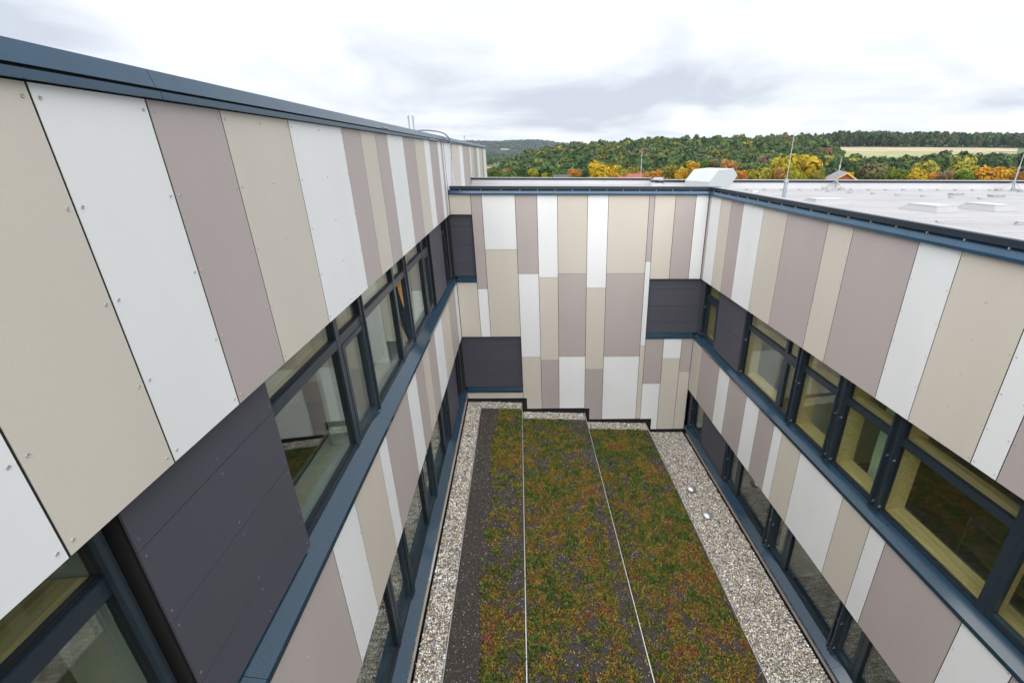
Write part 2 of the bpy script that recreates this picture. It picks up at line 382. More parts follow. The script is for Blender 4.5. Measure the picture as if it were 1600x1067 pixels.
LJ2 = [(-3.9, 'B'), (-2.7, 'W'), (-1.6, 'M'), (-0.5, 'B'), (0.72, 'W'), (1.94, 'M'), (3.40, 'W'), (4.02, 'B'), (4.925, 'W'), (5.25, 'M'), (6.47, 'W'), (7.09, 'M'), (7.70, 'B'), (8.24, 'M'), (8.94, 'W'), (9.84, 'B'), (11.0, 'M'), (12.18, 'W'), (YC - 0.02, None)]
for (a, c), (b, _) in zip(LJ2, LJ2[1:]): panel(west, FL, a, b, ZH2, ZS, c)
LJ3 = [(-3.9, 'W'), (-1.0, 'B'), (1.6, 'M'), (4.75, 'B'), (6.1, 'W'), (6.9, 'B'), (9.8, 'M'), (YC - 0.02, None)]
for (a, c), (b, _) in zip(LJ3, LJ3[1:]): panel(west, FL, a, b, -7.03, ZS2, c, rivets=False)
for v0, v1 in ((ZH + 0.02, 0.30), (ZH2 + 0.02, ZS + 0.03), (-9.2, ZS2 + 0.03)):
    bpart(west, 'wall', BLACK, FL, -4, YC - 0.012 if v1 < 0.2 else 12.6, v0, v1, -0.34, -0.03)
bpart(west, 'wall', BLACK, FL, 12.61, 28.98, -13, 0.30, -0.34, -0.032)
bpart(west, 'end_wall', P['W'], FL, 28.985, 29.2, -13, 0.25, -12, -0.02)

def coping_left(u0, u1):
    bpart(west, 'lower_flashing', METAL, FL, u0, u1 - 0.004, 0.248, 0.284, -0.05, 0.035)
    bpart(west, 'flashing_gap', BLACK, FL, u0, u1, 0.284, 0.300, -0.05, 0.0)
    o = MB().prof(FL, u0, u1 - 0.004, [(0.022, 0.300), (0.020, 0.300), (-0.004, 0.384), (-0.3, 0.372), (-0.3, 0.30)]).build('coping', METAL, fix=True); adopt(o, west)
cl = [-4, -1.2, 0.6, 2.86, 5.35, 7.45, 11.0, 13.4, 16, 19, 22, 25, 29.05]
for a, b in zip(cl, cl[1:]): coping_left(a, b)
bpart(west, 'roof', MEMB, FL, -4, 29, -0.05, 0.2, -12, -0.345)

def sill(bld, F, u0, u1, zlip, zin, din, name='window_sill'):
    """sheet-metal sill: lip at the front, slope up to the frame"""
    o = MB().prof(F, u0, u1, [(0.03, zlip), (0.03, zlip + 0.055), (-din, zin), (-din - 0.05, zin), (-din - 0.05, zlip - 0.01), (0.018, zlip)]).build(name, SILL, fix=True)
    adopt(o, bld)
    MB().prof(F, u0, u1, [(0.026, zlip - 0.012), (0.026, zlip - 0.001), (-0.03, zlip - 0.001), (-0.03, zlip - 0.012)]).build('shadow_trim', BLACK, fix=True).parent = o
    return o

def dark_field(bld, F, u0, u1, vhead, vbot, seams, w=-0.09):
    zs = [vhead + 0.02] + seams + [vbot]
    bpart(bld, 'wall', BLACK, F, u0 + 0.002, u1 - 0.002, vbot - 0.06, vhead + 0.06, -0.34, w - 0.03)
    for a, b in zip(zs, zs[1:]):
        o = panel(bld, F, u0, u1, b, a, 'K', w=w, name='dark_panel', gu=0.002, gv_=0.003, step=0.3)

def window(bld, F, u0, u1, z0, z1, splits, transom=None, rails=(), d=0.15, open_=(), lining=True, sashes=(), wood=WOOD, brackets=True):
    """one window: frame mesh with panes, sashes, guide rails and timber lining as its pieces.
    splits: (u, half width) of mullions; sashes: indices of bays that are opening lights"""
    fr = MB(); fw_ = 0.055; w0, w1 = -d - 0.08, -d
    fr.box(F, u0, u0 + fw_, z0, z1, w0, w1); fr.box(F, u1 - fw_, u1, z0, z1, w0, w1)
    edges = [u0 + fw_]
    for u, hw in splits:
        fr.box(F, u - hw, u + hw, z0 + 0.001, z1 - 0.001, w0, w1 + 0.006); edges += [u - hw, u + hw]
    edges.append(u1 - fw_); bays = list(zip(edges[::2], edges[1::2]))
    fr.box(F, u0 + fw_, u1 - fw_, z0 + 0.002, z0 + 0.06, w0 + 0.002, w1 - 0.002); fr.box(F, u0 + fw_, u1 - fw_, z1 - 0.05, z1 - 0.002, w0 + 0.002, w1 - 0.002)
    if transom:
        for a, b in bays: fr.box(F, a, b, transom[0], transom[1], w0 + 0.003, w1 + 0.002)
    o = adopt(fr.build('window', FRAME), bld)
    for i, (a, b) in enumerate(bays):
        rows = [(z0 + 0.06, transom[0]), (transom[1], z1 - 0.05)] if transom else [(z0 + 0.06, z1 - 0.05)]
        for k, (za, zb) in enumerate(rows):
            if i in sashes and k == 0:
                s_ = MB(); sw = 0.065
                s_.box(F, a + .004, a + sw, za + .004, zb - .004, w1 - 0.07, w1 + 0.012); s_.box(F, b - sw, b - .004, za + .004, zb - .004, w1 - 0.07, w1 + 0.012)
                s_.box(F, a + sw, b - sw, za + .004, za + sw, w1 - 0.068, w1 + 0.010); s_.box(F, a + sw, b - sw, zb - sw, zb - .004, w1 - 0.068, w1 + 0.010)
                pn = MB().box(F, a + sw - .005, b - sw + .005, za + sw - .005, zb - sw + .005, w1 - 0.05, w1 - 0.026)
                if i in open_:
                    def tilt(vv, za=za, F=F):
                        p0 = Vector(F(0, za, w1 - 0.03)); ax = (Vector(F(1, za, w1 - 0.03)) - p0).normalized()
                        m_ = Matrix.Translation(p0) @ Matrix.Rotation(R(-8.5) if not F.flip else R(8.5), 4, ax) @ Matrix.Translation(-p0)
                        return [tuple(m_ @ Vector(q)) for q in vv]
                    s_.v = tilt(s_.v); pn.v = tilt(pn.v)
                s_.build('sash', FRAME, o); pn.build('pane', GLASS, o)
                hz = za + (zb - za) * 0.45
                MB().box(F, a + sw - 0.03, a + sw - 0.012, hz, hz + 0.11, w1 - 0.115, w1 - 0.075).build('handle', ALU, o)
            else:
                MB().box(F, a - .004, b + .004, za - .004, zb + .004, w1 - 0.06, w1 - 0.036).build('pane', GLASS, o)
                g = MB(); gq = 0.012
                g.box(F, a, a + gq, za, zb, w1 - 0.034, w1 - 0.012); g.box(F, b - gq, b, za, zb, w1 - 0.034, w1 - 0.012)
                g.box(F, a + gq, b - gq, za, za + gq, w1 - 0.034, w1 - 0.013); g.box(F, a + gq, b - gq, zb - gq, zb, w1 - 0.034, w1 - 0.013)
                g.build('glazing_bead', DARKF, o)
    for ru in rails:
        ro = (0.035, 0.085) if brackets else (0.01, 0.04)
        r_ = MB().box(F, ru - 0.014, ru + 0.014, z0 + 0.02, z1, -d + ro[0], -d + ro[1]); r_.build('guide_rail', FRAME, o)
        for hz in ((z0 + 0.10, z0 + (z1 - z0) * 0.52) if brackets else ()):
            MB().box(F, ru - 0.018, ru + 0.022, hz, hz + 0.02, -d + 0.006, -d + 0.05).build('bracket', ALU, o)
    if lining:
        l = MB(); q0, q1 = -d - 0.40, -d - 0.082
        l.box(F, u0 - 0.02, u1 + 0.02, z0 - 0.03, z0 + 0.045, q0, q1); l.box(F, u0 - 0.02, u1 + 0.02, z1 - 0.06, z1 + 0.10, q0, q1)
        l.box(F, u0 - 0.03, u0 + 0.05, z0 + 0.046, z1 - 0.061, q0, q1); l.box(F, u1 - 0.05, u1 + 0.03, z0 + 0.046, z1 - 0.061, q0, q1)
        for u, hw in splits:
            l.box(F, u - hw * 0.8, u + hw * 0.8, z0 + 0.046, z1 - 0.061, q0 + 0.12, q1)
        l.build('timber_lining', wood, o)
        if transom: MB().box(F, u0 + 0.06, u1 - 0.06, transom[0] + 0.01, transom[1] - 0.002, q0 + 0.10, q1 - 0.004).build('transom_board', WOOD, o)
    return o

SEAM = lambda h: [h - 0.32, h - 0.82, h - 1.32]
# upper band of the taller wing
sill(west, FL, -4, 2.19, ZS, -3.17, 0.17); sill(west, FL, 2.194, 5.44, ZS, -3.17, 0.17); sill(west, FL, 5.444, 8.4, ZS, -3.17, 0.17); sill(west, FL, 8.404, YC + 0.05, ZS, -3.17, 0.17)
LT = (-1.925, -1.825)
window(west, FL, -3.9, 1.86, -3.18, -1.40, [(-1.3, 0.06), (-0.5, 0.06)], LT, rails=(1.79,), sashes=(1,), wood=PALEB, brackets=False)
dark_field(west, FL, 1.905, 3.25, ZH, -3.15, SEAM(ZH))
window(west, FL, 3.26, 5.60, -3.18, -1.40, [(4.765, 0.045)], LT, rails=(5.575,), sashes=(1,), wood=PALEB, brackets=False)
wB = window(west, FL, 5.61, 7.93, -3.18, -1.40, [(7.14, 0.045)], LT, rails=(7.90,), sashes=(1,), open_=(1,), wood=PALEB, brackets=False)
window(west, FL, 7.94, 10.05, -3.18, -1.40, [(9.40, 0.045)], LT, rails=(), sashes=(1,), wood=PALEB, brackets=False)
MB().box(FL, 7.20, 7.90, -2.02, -1.93, -0.5, -0.235).box(FL, 7.84, 7.90, -3.1, -2.021, -0.5, -0.235).build('timber_lining', WOODO, wB)
dark_field(west, FL, 10.08, 11.58, ZH, -3.15, SEAM(ZH))
window(west, FL, 11.60, 12.45, -3.18, -1.40, [], LT, rails=(), wood=PALEB, brackets=False)
dark_field(west, FL, 12.46, YC + 0.085, ZH, -3.15, [])
# lower band of the taller wing
sill(west, FL, -4, 5.6, ZS2, -6.64, 0.17); sill(west, FL, 5.604, 9.7, ZS2, -6.64, 0.17); sill(west, FL, 9.704, YC + 0.05, ZS2, -6.64, 0.17)
for a, b, s_ in ((-3.9, 0.9, 0.0), (0.92, 3.24, 2.4), (3.26, 5.60, 4.765), (5.61, 7.93, 7.14), (7.94, 10.05, 9.40)):
    window(west, FL, a, b, -6.65, -4.87, [(s_, 0.045)], None, rails=(a + 0.03, b - 0.03), sashes=(1,), brackets=False, lining=False)
dark_field(west, FL, 10.10, 11.58, ZH2, -6.62, SEAM(ZH2))
window(west, FL, 11.60, 12.45, -6.65, -4.87, [], None, wood=WOODO, brackets=False)
dark_field(west, FL, 12.46, YC + 0.085, ZH2, -6.62, [])

# --- linking wing (end of the courtyard)
XB = [-1.828, -1.26, -0.98, -0.114, 0.453, 0.987, 1.777, 2.323, 3.394, 3.539, 4.086, 4.624, 4.9675]
cols_b = [
    (0, [(-0.993, -1.497, 'B'), (-3.31, -4.955, 'B')]),
    (1, [(-0.993, -3.514, 'M'), (-3.514, -4.955, 'W')]),
    (2, [(-0.993, -2.414, 'W'), (-2.414, -4.955, 'B')]),
    (3, [(-0.993, -3.088, 'M'), (-3.088, -5.609, 'W'), (-5.609, -7.375, 'B')]),
    (4, [(-0.993, -3.192, 'W'), (-3.192, -5.719, 'B'), (-5.719, -7.375, 'M')]),
    (5, [(-0.993, -3.085, 'B'), (-3.085, -5.612, 'M'), (-5.612, -7.375, 'W')]),
    (6, [(-0.993, -3.496, 'W'), (-3.496, -6.032, 'B'), (-6.032, -7.78, 'M')]),
    (7, [(-0.993, -3.083, 'B'), (-3.083, -5.615, 'M'), (-5.615, -7.78, 'W')]),
    (8, [(-0.993, -2.749, 'M'), (-2.749, -5.268, 'W'), (-5.268, -7.78, 'B')]),
    (9, [(-0.993, -3.242, 'B'), (-5.02, -6.54, 'M'), (-6.54, -8.17, 'W')]),
    (10, [(-0.993, -3.242, 'M'), (-5.02, -5.688, 'W'), (-5.688, -8.17, 'B')]),
    (11, [(-0.993, -3.242, 'W'), (-5.02, -6.135, 'M'), (-6.135, -8.17, 'B')])]
NOTCH = {3: (-0.009, -7.0), 6: (1.93, -7.385), 9: (3.9, -7.785)}
for i, rows in cols_b:
    for (zt, zb, c) in rows:
        a, b = XB[i], XB[i + 1]
        if i == 0: a += 0.008
        if i == 11: b -= 0.008
        if i in NOTCH and zb < -7:
            nx_, nz = NOTCH[i]     # board cut out in an L over the stepped upstand
            g = GAP; pts = [(a + g, zt - .004), (a + g, nz), (nx_, nz), (nx_, zb), (b - g, zb), (b - g, zt - .004)]
            m_ = MB()
            n = len(pts)
            for w_ in (-0.012, 0.0): m_.v += [FB(u, v, w_) for u, v in pts]
            for k in range(n): m_.f.append((k, (k + 1) % n, n + (k + 1) % n, n + k))
            m_.f.append(tuple(range(n))); m_.f.append(tuple(range(n, 2 * n)))
            o = m_.build('cladding_panel', P[c], fix=True); adopt(o, link)
            rivet_mesh(FB, [(u, z) for u in (a + 0.04, b - 0.04) for z in np.linspace(zt - 0.07, nz + 0.07, 4)], RIVET, o)
        else: panel(link, FB, a, b, zb, zt, c)
panel(link, FB, XL + 0.01, XB[3], -7.0, -6.785, 'B', rivets=False)
# black body behind the boards, open where the recessed bands run on
def lb(u0, u1, v0, v1, w1=-0.03): bpart(link, 'wall', BLACK, FB, u0, u1, v0, v1, -0.33, w1)
lb(XL - 0.0, XR, -1.47, -0.9); lb(-1.235, XR, -3.21, -1.472); lb(XL, -1.235, -4.93, -3.285); lb(-1.233, 3.52, -4.93, -3.212)
lb(-0.10, 3.52, -7.2, -4.932); lb(3.522, XR, -9.2, -5.0); lb(XL, -0.102, -9.2, -6.75); lb(-0.100, 3.520, -9.2, -7.202)
sill(link, FB, XL + 0.03, -1.26, ZS - 0.004, -3.174, 0.11); sill(link, FB, XL + 0.03, -0.116, ZS2 - 0.004, -6.644, 0.11); sill(link, FB, 3.534, XR - 0.03, -5.03, -4.90, 0.11)
dark_field(link, FB, XL - 0.085, -1.255, ZH, -3.17, SEAM(ZH)); dark_field(link, FB, XL - 0.085, -0.118, -4.955, -6.64, SEAM(-4.955)); dark_field(link, FB, 3.536, XR + 0.085, -3.242, -4.90, SEAM(-3.242))

def coping(bld, F, u0, u1, dz=0.0):
    z = dz
    adopt(MB().prof(F, u0, u1 - 0.003, [(0.055, -0.995 + z), (0.055, -0.958 + z), (-0.012, -0.886 + z), (-0.05, -0.886 + z), (-0.05, -0.99 + z), (0.045, -0.992 + z)]).build('lower_flashing', METAL, fix=True), bld)
    adopt(MB().prof(F, u0, u1, [(-0.014, -0.884 + z), (-0.014, -0.868 + z), (-0.05, -0.868 + z), (-0.05, -0.884 + z)]).build('flashing_gap', BLACK, fix=True), bld)
    o = adopt(MB().prof(F, u0, u1 - 0.003, [(0.012, -0.866 + z), (0.008, -0.792 + z), (-0.02, -0.786 + z), (-0.05, -0.786 + z), (-0.05, -0.866 + z)]).build('coping', FASCIA, fix=True), bld)
    pts = [(u0 + (u1 - u0) * (k + .5) / max(1, int((u1 - u0) / 0.42))) for k in range(max(1, int((u1 - u0) / 0.42)))]
    c = MB()
    for u in pts: c.box(F, u - 0.006, u + 0.006, -0.893 + z, -0.868 + z, -0.012, 0.016)
    tag(c.build('clips', ALU, o), kind='stuff')
    adopt(MB().prof(F, u0, u1, [(-0.051, -0.790 + z), (-0.30, -0.800 + z), (-0.32, -1.12), (-0.051, -1.12)]).build('upstand_glare_top', MEMB, fix=True), bld)  # membrane upstand; its pale top stands for sky reflected in the coping sheet
for a, b in ((-1.78, -0.2), (-0.2, 2.05), (2.05, 4.2), (4.2, 5.24)): coping(link, FB, a, b, 0.002)
for a, b in ((-4, -1.5), (-1.5, 1.2), (1.2, 3.4), (3.4, 5.45), (5.45, 8.33), (8.33, yb(XR) - 0.01)): coping(east, FR, a, b)

# --- low wing with the timber-lined windows
RJ = [(-3.9, 'W'), (-2.6, 'M'), (-1.4, 'B'), (-0.2, 'W'), (1.0, 'M'), (1.9, 'B'), (2.5, 'M'), (3.455, 'W'), (3.76, 'B'), (4.666, 'W'), (5.27, 'M'), (6.483, 'B'), (7.092, 'M'), (8.31, 'B'), (9.208, 'W'), (10.116, 'M'), (10.737, 'B'), (11.33, 'W'), (11.96, 'M'), (yb(XR) - 0.012, None)]
RJ[7] = (3.455, 'W'); RJ[6] = (2.5, 'M')
for (a, c), (b, _) in zip(RJ, RJ[1:]): panel(east, FR, a, b, -3.236, -0.993, c)
RJ2 = [(-3.9, 'B'), (-2.6, 'W'), (-1.4, 'M'), (-0.2, 'B'), (0.9, 'W'), (1.6, 'M'), (2.597, 'W'), (3.195, 'M'), (4.403, 'W'), (4.71, 'B'), (5.325, 'W'), (6.53, 'B'), (7.155, 'W'), (7.461, 'M'), (8.086, 'W'), (8.677, 'M'), (9.593, 'W'), (10.2, 'M'), (11.416, 'B'), (12.04, 'W'), (yb(XR) - 0.012, None)]
RJ2 = [(-3.9, 'B'), (-2.6, 'W'), (-1.4, 'M'), (-0.2, 'B'), (0.9, 'W'), (1.6, 'M'), (2.597, 'W'), (3.195, 'M'), (4.403, 'W'), (4.71, 'B'), (5.325, 'W'), (6.53, 'B'), (7.155, 'W'), (7.461, 'M'), (8.086, 'W'), (8.677, 'M'), (9.593, 'W'), (10.2, 'M'), (11.416, 'B'), (12.04, 'W'), (yb(XR) - 0.012, None)]
# colours run, towards the corner: white, mauve, white, beige, white, beige, white, mauve, white, mauve, white, mauve, beige, white
seq = {2.597: 'W', 1.6: 'M', 3.195: 'M', 4.403: 'W', 4.71: 'B', 5.325: 'W', 6.53: 'B', 7.155: 'W', 7.461: 'M', 8.086: 'W', 8.677: 'M', 9.593: 'W', 10.2: 'M', 11.416: 'B', 12.04: 'W'}
for (a, c), (b, _) in zip(RJ2, RJ2[1:]): panel(east, FR, a, b, -6.735, -5.035, seq.get(a, c))
panel(east, FR, -3.9, 4.4, -8.25, -8.13, 'M', rivets=False); panel(east, FR, 4.4, 11.9, -8.25, -8.13, 'M', rivets=False)
for v0, v1 in ((-3.215, -0.9), (-6.71, -5.0), (-9.2, -8.1)): bpart(east, 'wall', BLACK, FR, -4, yb(XR) - 0.03, v0, v1, -0.34, -0.03)
for a, b in ((-4, 4.55), (4.554, 8.0), (8.004, yb(XR) + 0.05)): sill(east, FR, a, b, -5.03, -4.885, 0.17)
for a, b in ((-4, 4.55), (4.554, 8.0), (8.004, yb(XR) - 0.02)): sill(east, FR, a, b, -8.10, -7.97, 0.17)
RT = (-3.715, -3.61)
E1 = dict(transom=RT)
window(east, FR, -3.9, 0.2, -4.90, -3.14, [(-1.6, 0.05)], RT, rails=(0.17,))
window(east, FR, 0.24, 2.46, -4.90, -3.14, [(1.2, 0.05)], RT, rails=(2.43, 0.27))
window(east, FR, 2.50, 4.84, -4.90, -3.14, [(3.19, 0.055)], RT, rails=(4.80, 2.53), sashes=(0,))
window(east, FR, 4.90, 5.98, -4.90, -3.14, [], RT, rails=(4.93, 5.95))
window(east, FR, 6.06, 7.20, -4.90, -3.14, [], RT, rails=(6.09, 7.17))
window(east, FR, 7.24, 9.40, -4.90, -3.14, [(7.76, 0.045)], RT, rails=(7.27, 9.36), sashes=(0,))
dark_field(east, FR, 9.45, 10.91, -3.236, -4.87, SEAM(-3.236))
window(east, FR, 10.98, 11.86, -4.90, -3.14, [], RT, rails=(11.83,), sashes=(0,))
dark_field(east, FR, 11.87, yb(XR) + 0.085, -3.236, -4.87, SEAM(-3.236))
for a, b, s_ in ((-3.9, -2.2, -3.0), (-2.18, 0.14, -1.6), (0.16, 2.46, 0.75), (2.50, 4.82, 3.1)):
    window(east, FR, a, b, -7.98, -6.64, [(s_ if a < 2 else 4.3, 0.045)], None, rails=(a + 0.03, b - 0.03), sashes=(1,), lining=False)
window(east, FR, 4.84, 7.06, -7.98, -6.64, [(6.46, 0.05)], None, rails=(4.87, 7.03), sashes=(1,), lining=False)
window(east, FR, 7.14, 9.34, -7.98, -6.64, [(8.70, 0.05)], None, rails=(7.17, 9.31), sashes=(1,), lining=False)
dark_field(east, FR, 9.43, 10.93, -6.735, -7.96, [-7.3])
window(east, FR, 10.98, 11.90, -7.98, -6.64, [], None, rails=(11.86,), sashes=(0,), lining=False)
bpart(east, 'wall', P['K'], FR, 11.91, yb(XR) - 0.02, -7.97, -6.7, -0.3, -0.09)

# --- rooms behind the glass
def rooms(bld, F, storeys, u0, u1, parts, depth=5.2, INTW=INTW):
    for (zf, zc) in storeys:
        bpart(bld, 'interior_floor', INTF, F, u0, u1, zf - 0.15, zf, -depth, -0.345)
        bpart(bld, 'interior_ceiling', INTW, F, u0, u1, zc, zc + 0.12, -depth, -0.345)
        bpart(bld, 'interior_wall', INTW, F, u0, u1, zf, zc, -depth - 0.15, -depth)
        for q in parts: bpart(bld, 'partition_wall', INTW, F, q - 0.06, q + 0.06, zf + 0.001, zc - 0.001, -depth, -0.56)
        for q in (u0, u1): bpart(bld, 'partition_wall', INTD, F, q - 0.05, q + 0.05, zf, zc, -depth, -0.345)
        for z_a, z_b in ((zf - 0.15, zf - 0.001), (zc + 0.001, zc + 0.12)): pass
rooms(west, FL, [(-4.25, -1.34), (-7.75, -4.82)], -4, 12.6, (2.6, 7.93, 10.8), INTW=mat('plaster_darkened', (0.16, 0.17, 0.17), 0.9))  # plaster colour darkened to put these rooms in shade behind the reflections
rooms(east, FR, [(-5.95, -3.08), (-9.1, -6.58)], -4, 12.0, (2.47, 7.22, 10.2))
bpart(west, 'wall', BLACK, FL, -4.2, 29, -13, 0.05, -12, -5.4)
bpart(west, 'end_wall', P['M'], FL, -4.25, -4.06, -13, 0.25, -12, -0.0)
bpart(east, 'wall', BLACK, FR, -4.2, 12.0, -13, -1.2, -22, -5.4)
bpart(east, 'end_wall', P['M'], FR, -4.25, -4.06, -13, -1.0, -22, -0.0)
# dark shelf unit and curtains seen through the panes of the low wing
sh = tag(empty('shelf_unit', (XR + 1.6, 3.9, -5.95)), 'dark low shelf standing in the room behind the widest timber-lined window', 'shelf')
for q in (3.2, 3.9, 4.6): adopt(box('side_panel', INTD, None, FR, q - 0.02, q + 0.02, -5.95, -5.0, -1.9, -1.5), sh)
for z in (-5.93, -5.45, -5.0): adopt(box('shelf_board', INTD, None, FR, 3.18, 4.62, z, z + 0.03, -1.91, -1.49), sh)
def curtain(u0, u1, z0, z1, wpos, label):
    m_ = MB(); n = int((u1 - u0) / 0.02)
    for k in range(n + 1):
        u = u0 + (u1 - u0) * k / n; ww = wpos + 0.03 * math.sin(k * 0.95) + 0.008 * math.sin(k * 0.31)
        for z in (z0, z1): m_.v.append(FR(u, z, ww))
        if k: b = 2 * k; m_.f.append((b - 2, b, b + 1, b - 1))
    o = m_.build('curtain', CURT); o.modifiers.new('thick', 'SOLIDIFY').thickness = 0.004
    return tag(o, label, 'curtain')
curtain(5.40, 5.78, -5.7, -3.12, -0.72, 'pale green pleated curtain behind the single pane of the low wing')
curtain(6.22, 6.34, -5.7, -3.12, -0.72, 'narrow edge of a pale green curtain beside the single pane')

# --- roofs of the link and the low wing
def slab(bld, name, m_, pts, z0, z1):
    o = MB(); n = len(pts)
    for z in (z0, z1): o.v += [(x, y, z) for x, y in pts]
    for k in range(n): o.f.append((k, (k + 1) % n, n + (k + 1) % n, n + k))
    o.f.append(tuple(range(n))); o.f.append(tuple(range(n, 2 * n)))
    return adopt(o.build(name, m_, fix=True), bld)
slab(link, 'roof', MEMB, [(XL + 0.01, yb(XL) + 0.1), (XR + 0.2, yb(XR) + 0.1), (5.16, 18.33), (XL + 0.01, 18.95)], -1.35, -1.1)
EX = 27.0
slab(east, 'roof', MEMB, [(XR + 0.2, -4), (EX, -4), (EX, 15.93 - 0.089 * (EX - 4.46)), (4.60, 15.93), (XR + 0.205, yb(XR) + 0.12)], -1.352, -1.103)
for k in range(9):     # welded laps of the roof sheets
    bpart(east, 'membrane_lap', MEMB, FW, 5.4 + 0.0 * k, 26.5, -2.4 + 1.75 * k, -2.34 + 1.75 * k, -1.104, -1.099)
def parapet(bld, p0, p1, ztop, th=0.35):
    p0, p1 = Vector((*p0, 0)), Vector((*p1, 0)); d = (p1 - p0).normalized(); n = Vector((-d.y, d.x, 0))
    F = Frame(lambda u, v, w_: tuple(p0 + d * u + n * w_ + Vector((0, 0, v))), True); Ln = (p1 - p0).length
    bpart(bld, 'parapet', MEMBV, F, 0, Ln, -13, ztop - 0.077, 0.0, th)
    o = bpart(bld, 'coping', FASCIA, F, -0.0, Ln, ztop - 0.075, ztop - 0.012, -0.02, th + 0.03)
    MB().box(F, 0, Ln, ztop - 0.011, ztop, 0.03, th + 0.02).build('coping_top_glare', MEMB, o)  # pale strip paints sky glare onto the dark coping
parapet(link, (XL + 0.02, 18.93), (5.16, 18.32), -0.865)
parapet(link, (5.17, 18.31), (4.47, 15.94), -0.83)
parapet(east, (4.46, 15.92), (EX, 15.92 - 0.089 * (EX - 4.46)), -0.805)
# ------------------------------------------------------------------ courtyard terraces
ZA, ZB, ZC, ZD = -7.14, -7.53, -7.92, -8.30
XAB, XBC, XCD, XA0 = -0.165, 1.775, 3.70, -1.375
def terr(name, m_, x0, x1, y0, off, z0, z1, zbot, label, cat):
    """a terrace slab whose top falls from z0 at x0 to z1 at x1; its end runs parallel to the wall"""
    pts = [(x0, y0), (x1, y0), (x1, yb(x1) - off), (x0, yb(x0) - off)]
    o = MB(); zz = [z0, z1, z1, z0]
    o.v = [(x, y, zbot) for x, y in pts] + [(x, y, z) for (x, y), z in zip(pts, zz)]
    o.f = [(3, 2, 1, 0), (4, 5, 6, 7)] + [(k, (k + 1) % 4, 4 + (k + 1) % 4, 4 + k) for k in range(4)]
    return tag(o.build(name, m_), label, cat, kind='structure')
ZBOT = -9.3; TILT = 0.035
terr('gravel_terrace', GBASE, XL + 0.02, XAB, -4, -0.02, ZA + TILT, ZA - TILT, ZBOT, 'highest terrace of the courtyard below its gravel', 'terrace')
terr('gravel_terrace', GBASE, XAB + 0.002, XBC, -4, -0.02, ZB + TILT, ZB - TILT, ZBOT, 'second terrace of the courtyard below its gravel', 'terrace')
terr('gravel_terrace', GBASE, XBC + 0.002, XCD, -4, -0.02, ZC + TILT, ZC - TILT, ZBOT, 'third terrace of the courtyard below its gravel', 'terrace')
terr('gravel_terrace', GBASE, XCD + 0.002, XR - 0.02, -4, -0.02, ZD + 0.01, ZD - 0.01, ZBOT, 'lowest gravel terrace beside the timber-lined windows', 'terrace')
OFF = 0.45
def zsurf(x, z, x0, x1): return z + TILT - 2 * TILT * (x - x0) / (x1 - x0)
beds = [('A', XA0, XAB - 0.012, ZA, XL + 0.02, XAB), ('B', XAB + 0.012, XBC - 0.012, ZB, XAB, XBC), ('C', XBC + 0.012, XCD - 0.012, ZC, XBC, XCD)]
bl = {'A': 'narrow dark planting bed with sparse sedum on the highest terrace', 'B': 'planting bed of mixed green and orange sedum on the second terrace', 'C': 'olive and yellow sedum planting bed on the third terrace'}
for k, x0, x1, z, tx0, tx1 in beds:
    terr('planting_bed', SOIL, x0, x1, -4, OFF, zsurf(x0, z, tx0, tx1) + 0.03, zsurf(x1, z, tx0, tx1) + 0.03, ZBOT + 0.05, bl[k], 'planting bed')
# metal edging along the beds
def edging(x, y1, z0, z1, label):
    o = MB().box(FW, x - 0.007, x + 0.007, -4, y1, z0, z1).build('metal_edging', ALU); return tag(o, label, 'edging')
edging(XA0 - 0.008, yb(XA0) - OFF, ZA - 0.05, ZA + 0.055, 'thin metal edging between gravel and the narrow dark bed')
edging(XAB, yb(XAB) - 0.03, ZB - 0.1, ZA + 0.015, 'thin metal edging on the step below the narrow dark bed')
edging(XBC, yb(XBC) - 0.03, ZC - 0.1, ZB + 0.02, 'thin metal edging on the step between the two sedum beds')
edging(XCD, yb(XCD) - 0.03, ZD - 0.1, ZC + 0.02, 'thin metal edging on the step down to the wide gravel strip')
for k, x0, x1, z, tx0, tx1 in beds:
    o = MB(); h = zsurf(0.5 * (x0 + x1), z, tx0, tx1)
    o.prof(FB, x0, x1, [(OFF - 0.004, h - 0.08), (OFF - 0.004, h + 0.05), (OFF - 0.014, h + 0.05), (OFF - 0.014, h - 0.08)])
    o.v = [(a, b, c + (zsurf(a, z, tx0, tx1) - h)) for a, b, c in o.v]
    tag(o.build('metal_edging', ALU, fix=True), {'A': 'metal edging across the end of the narrow dark bed', 'B': 'metal edging across the end of the mixed sedum bed', 'C': 'metal edging across the end of the olive sedum bed'}[k], 'edging')

# pebbles, as real stones
IV = np.array([(1, 0.1, 0), (0.1, 1, 0.1), (-1, -0.1, 0.1), (-0.1, -1, 0), (0.15, 0.1, 1), (0, 0, -1)], float); IF = np.array([(0, 1, 4), (1, 2, 4), (2, 3, 4), (3, 0, 4), (1, 0, 5), (2, 1, 5), (3, 2, 5), (0, 3, 5)])
PC = np.array([(0.66, 0.64, 0.60), (0.48, 0.45, 0.40), (0.36, 0.30, 0.22), (0.22, 0.21, 0.21), (0.10, 0.095, 0.095), (0.52, 0.41, 0.27), (0.82, 0.81, 0.78), (0.28, 0.20, 0.14)])
PW = np.array([0.22, 0.19, 0.11, 0.14, 0.10, 0.08, 0.12, 0.04])
def peb_end(x0, x1, z, tx0, tx1, label):
    X0 = lambda x: yb(x) - OFF
    n = int((x1 - x0) * OFF * 3200); x = rng.uniform(x0, x1, n); y = yb(x) - rng.uniform(0.0, OFF - 0.01, n)
    return x, y, zsurf(x, z, tx0, tx1)
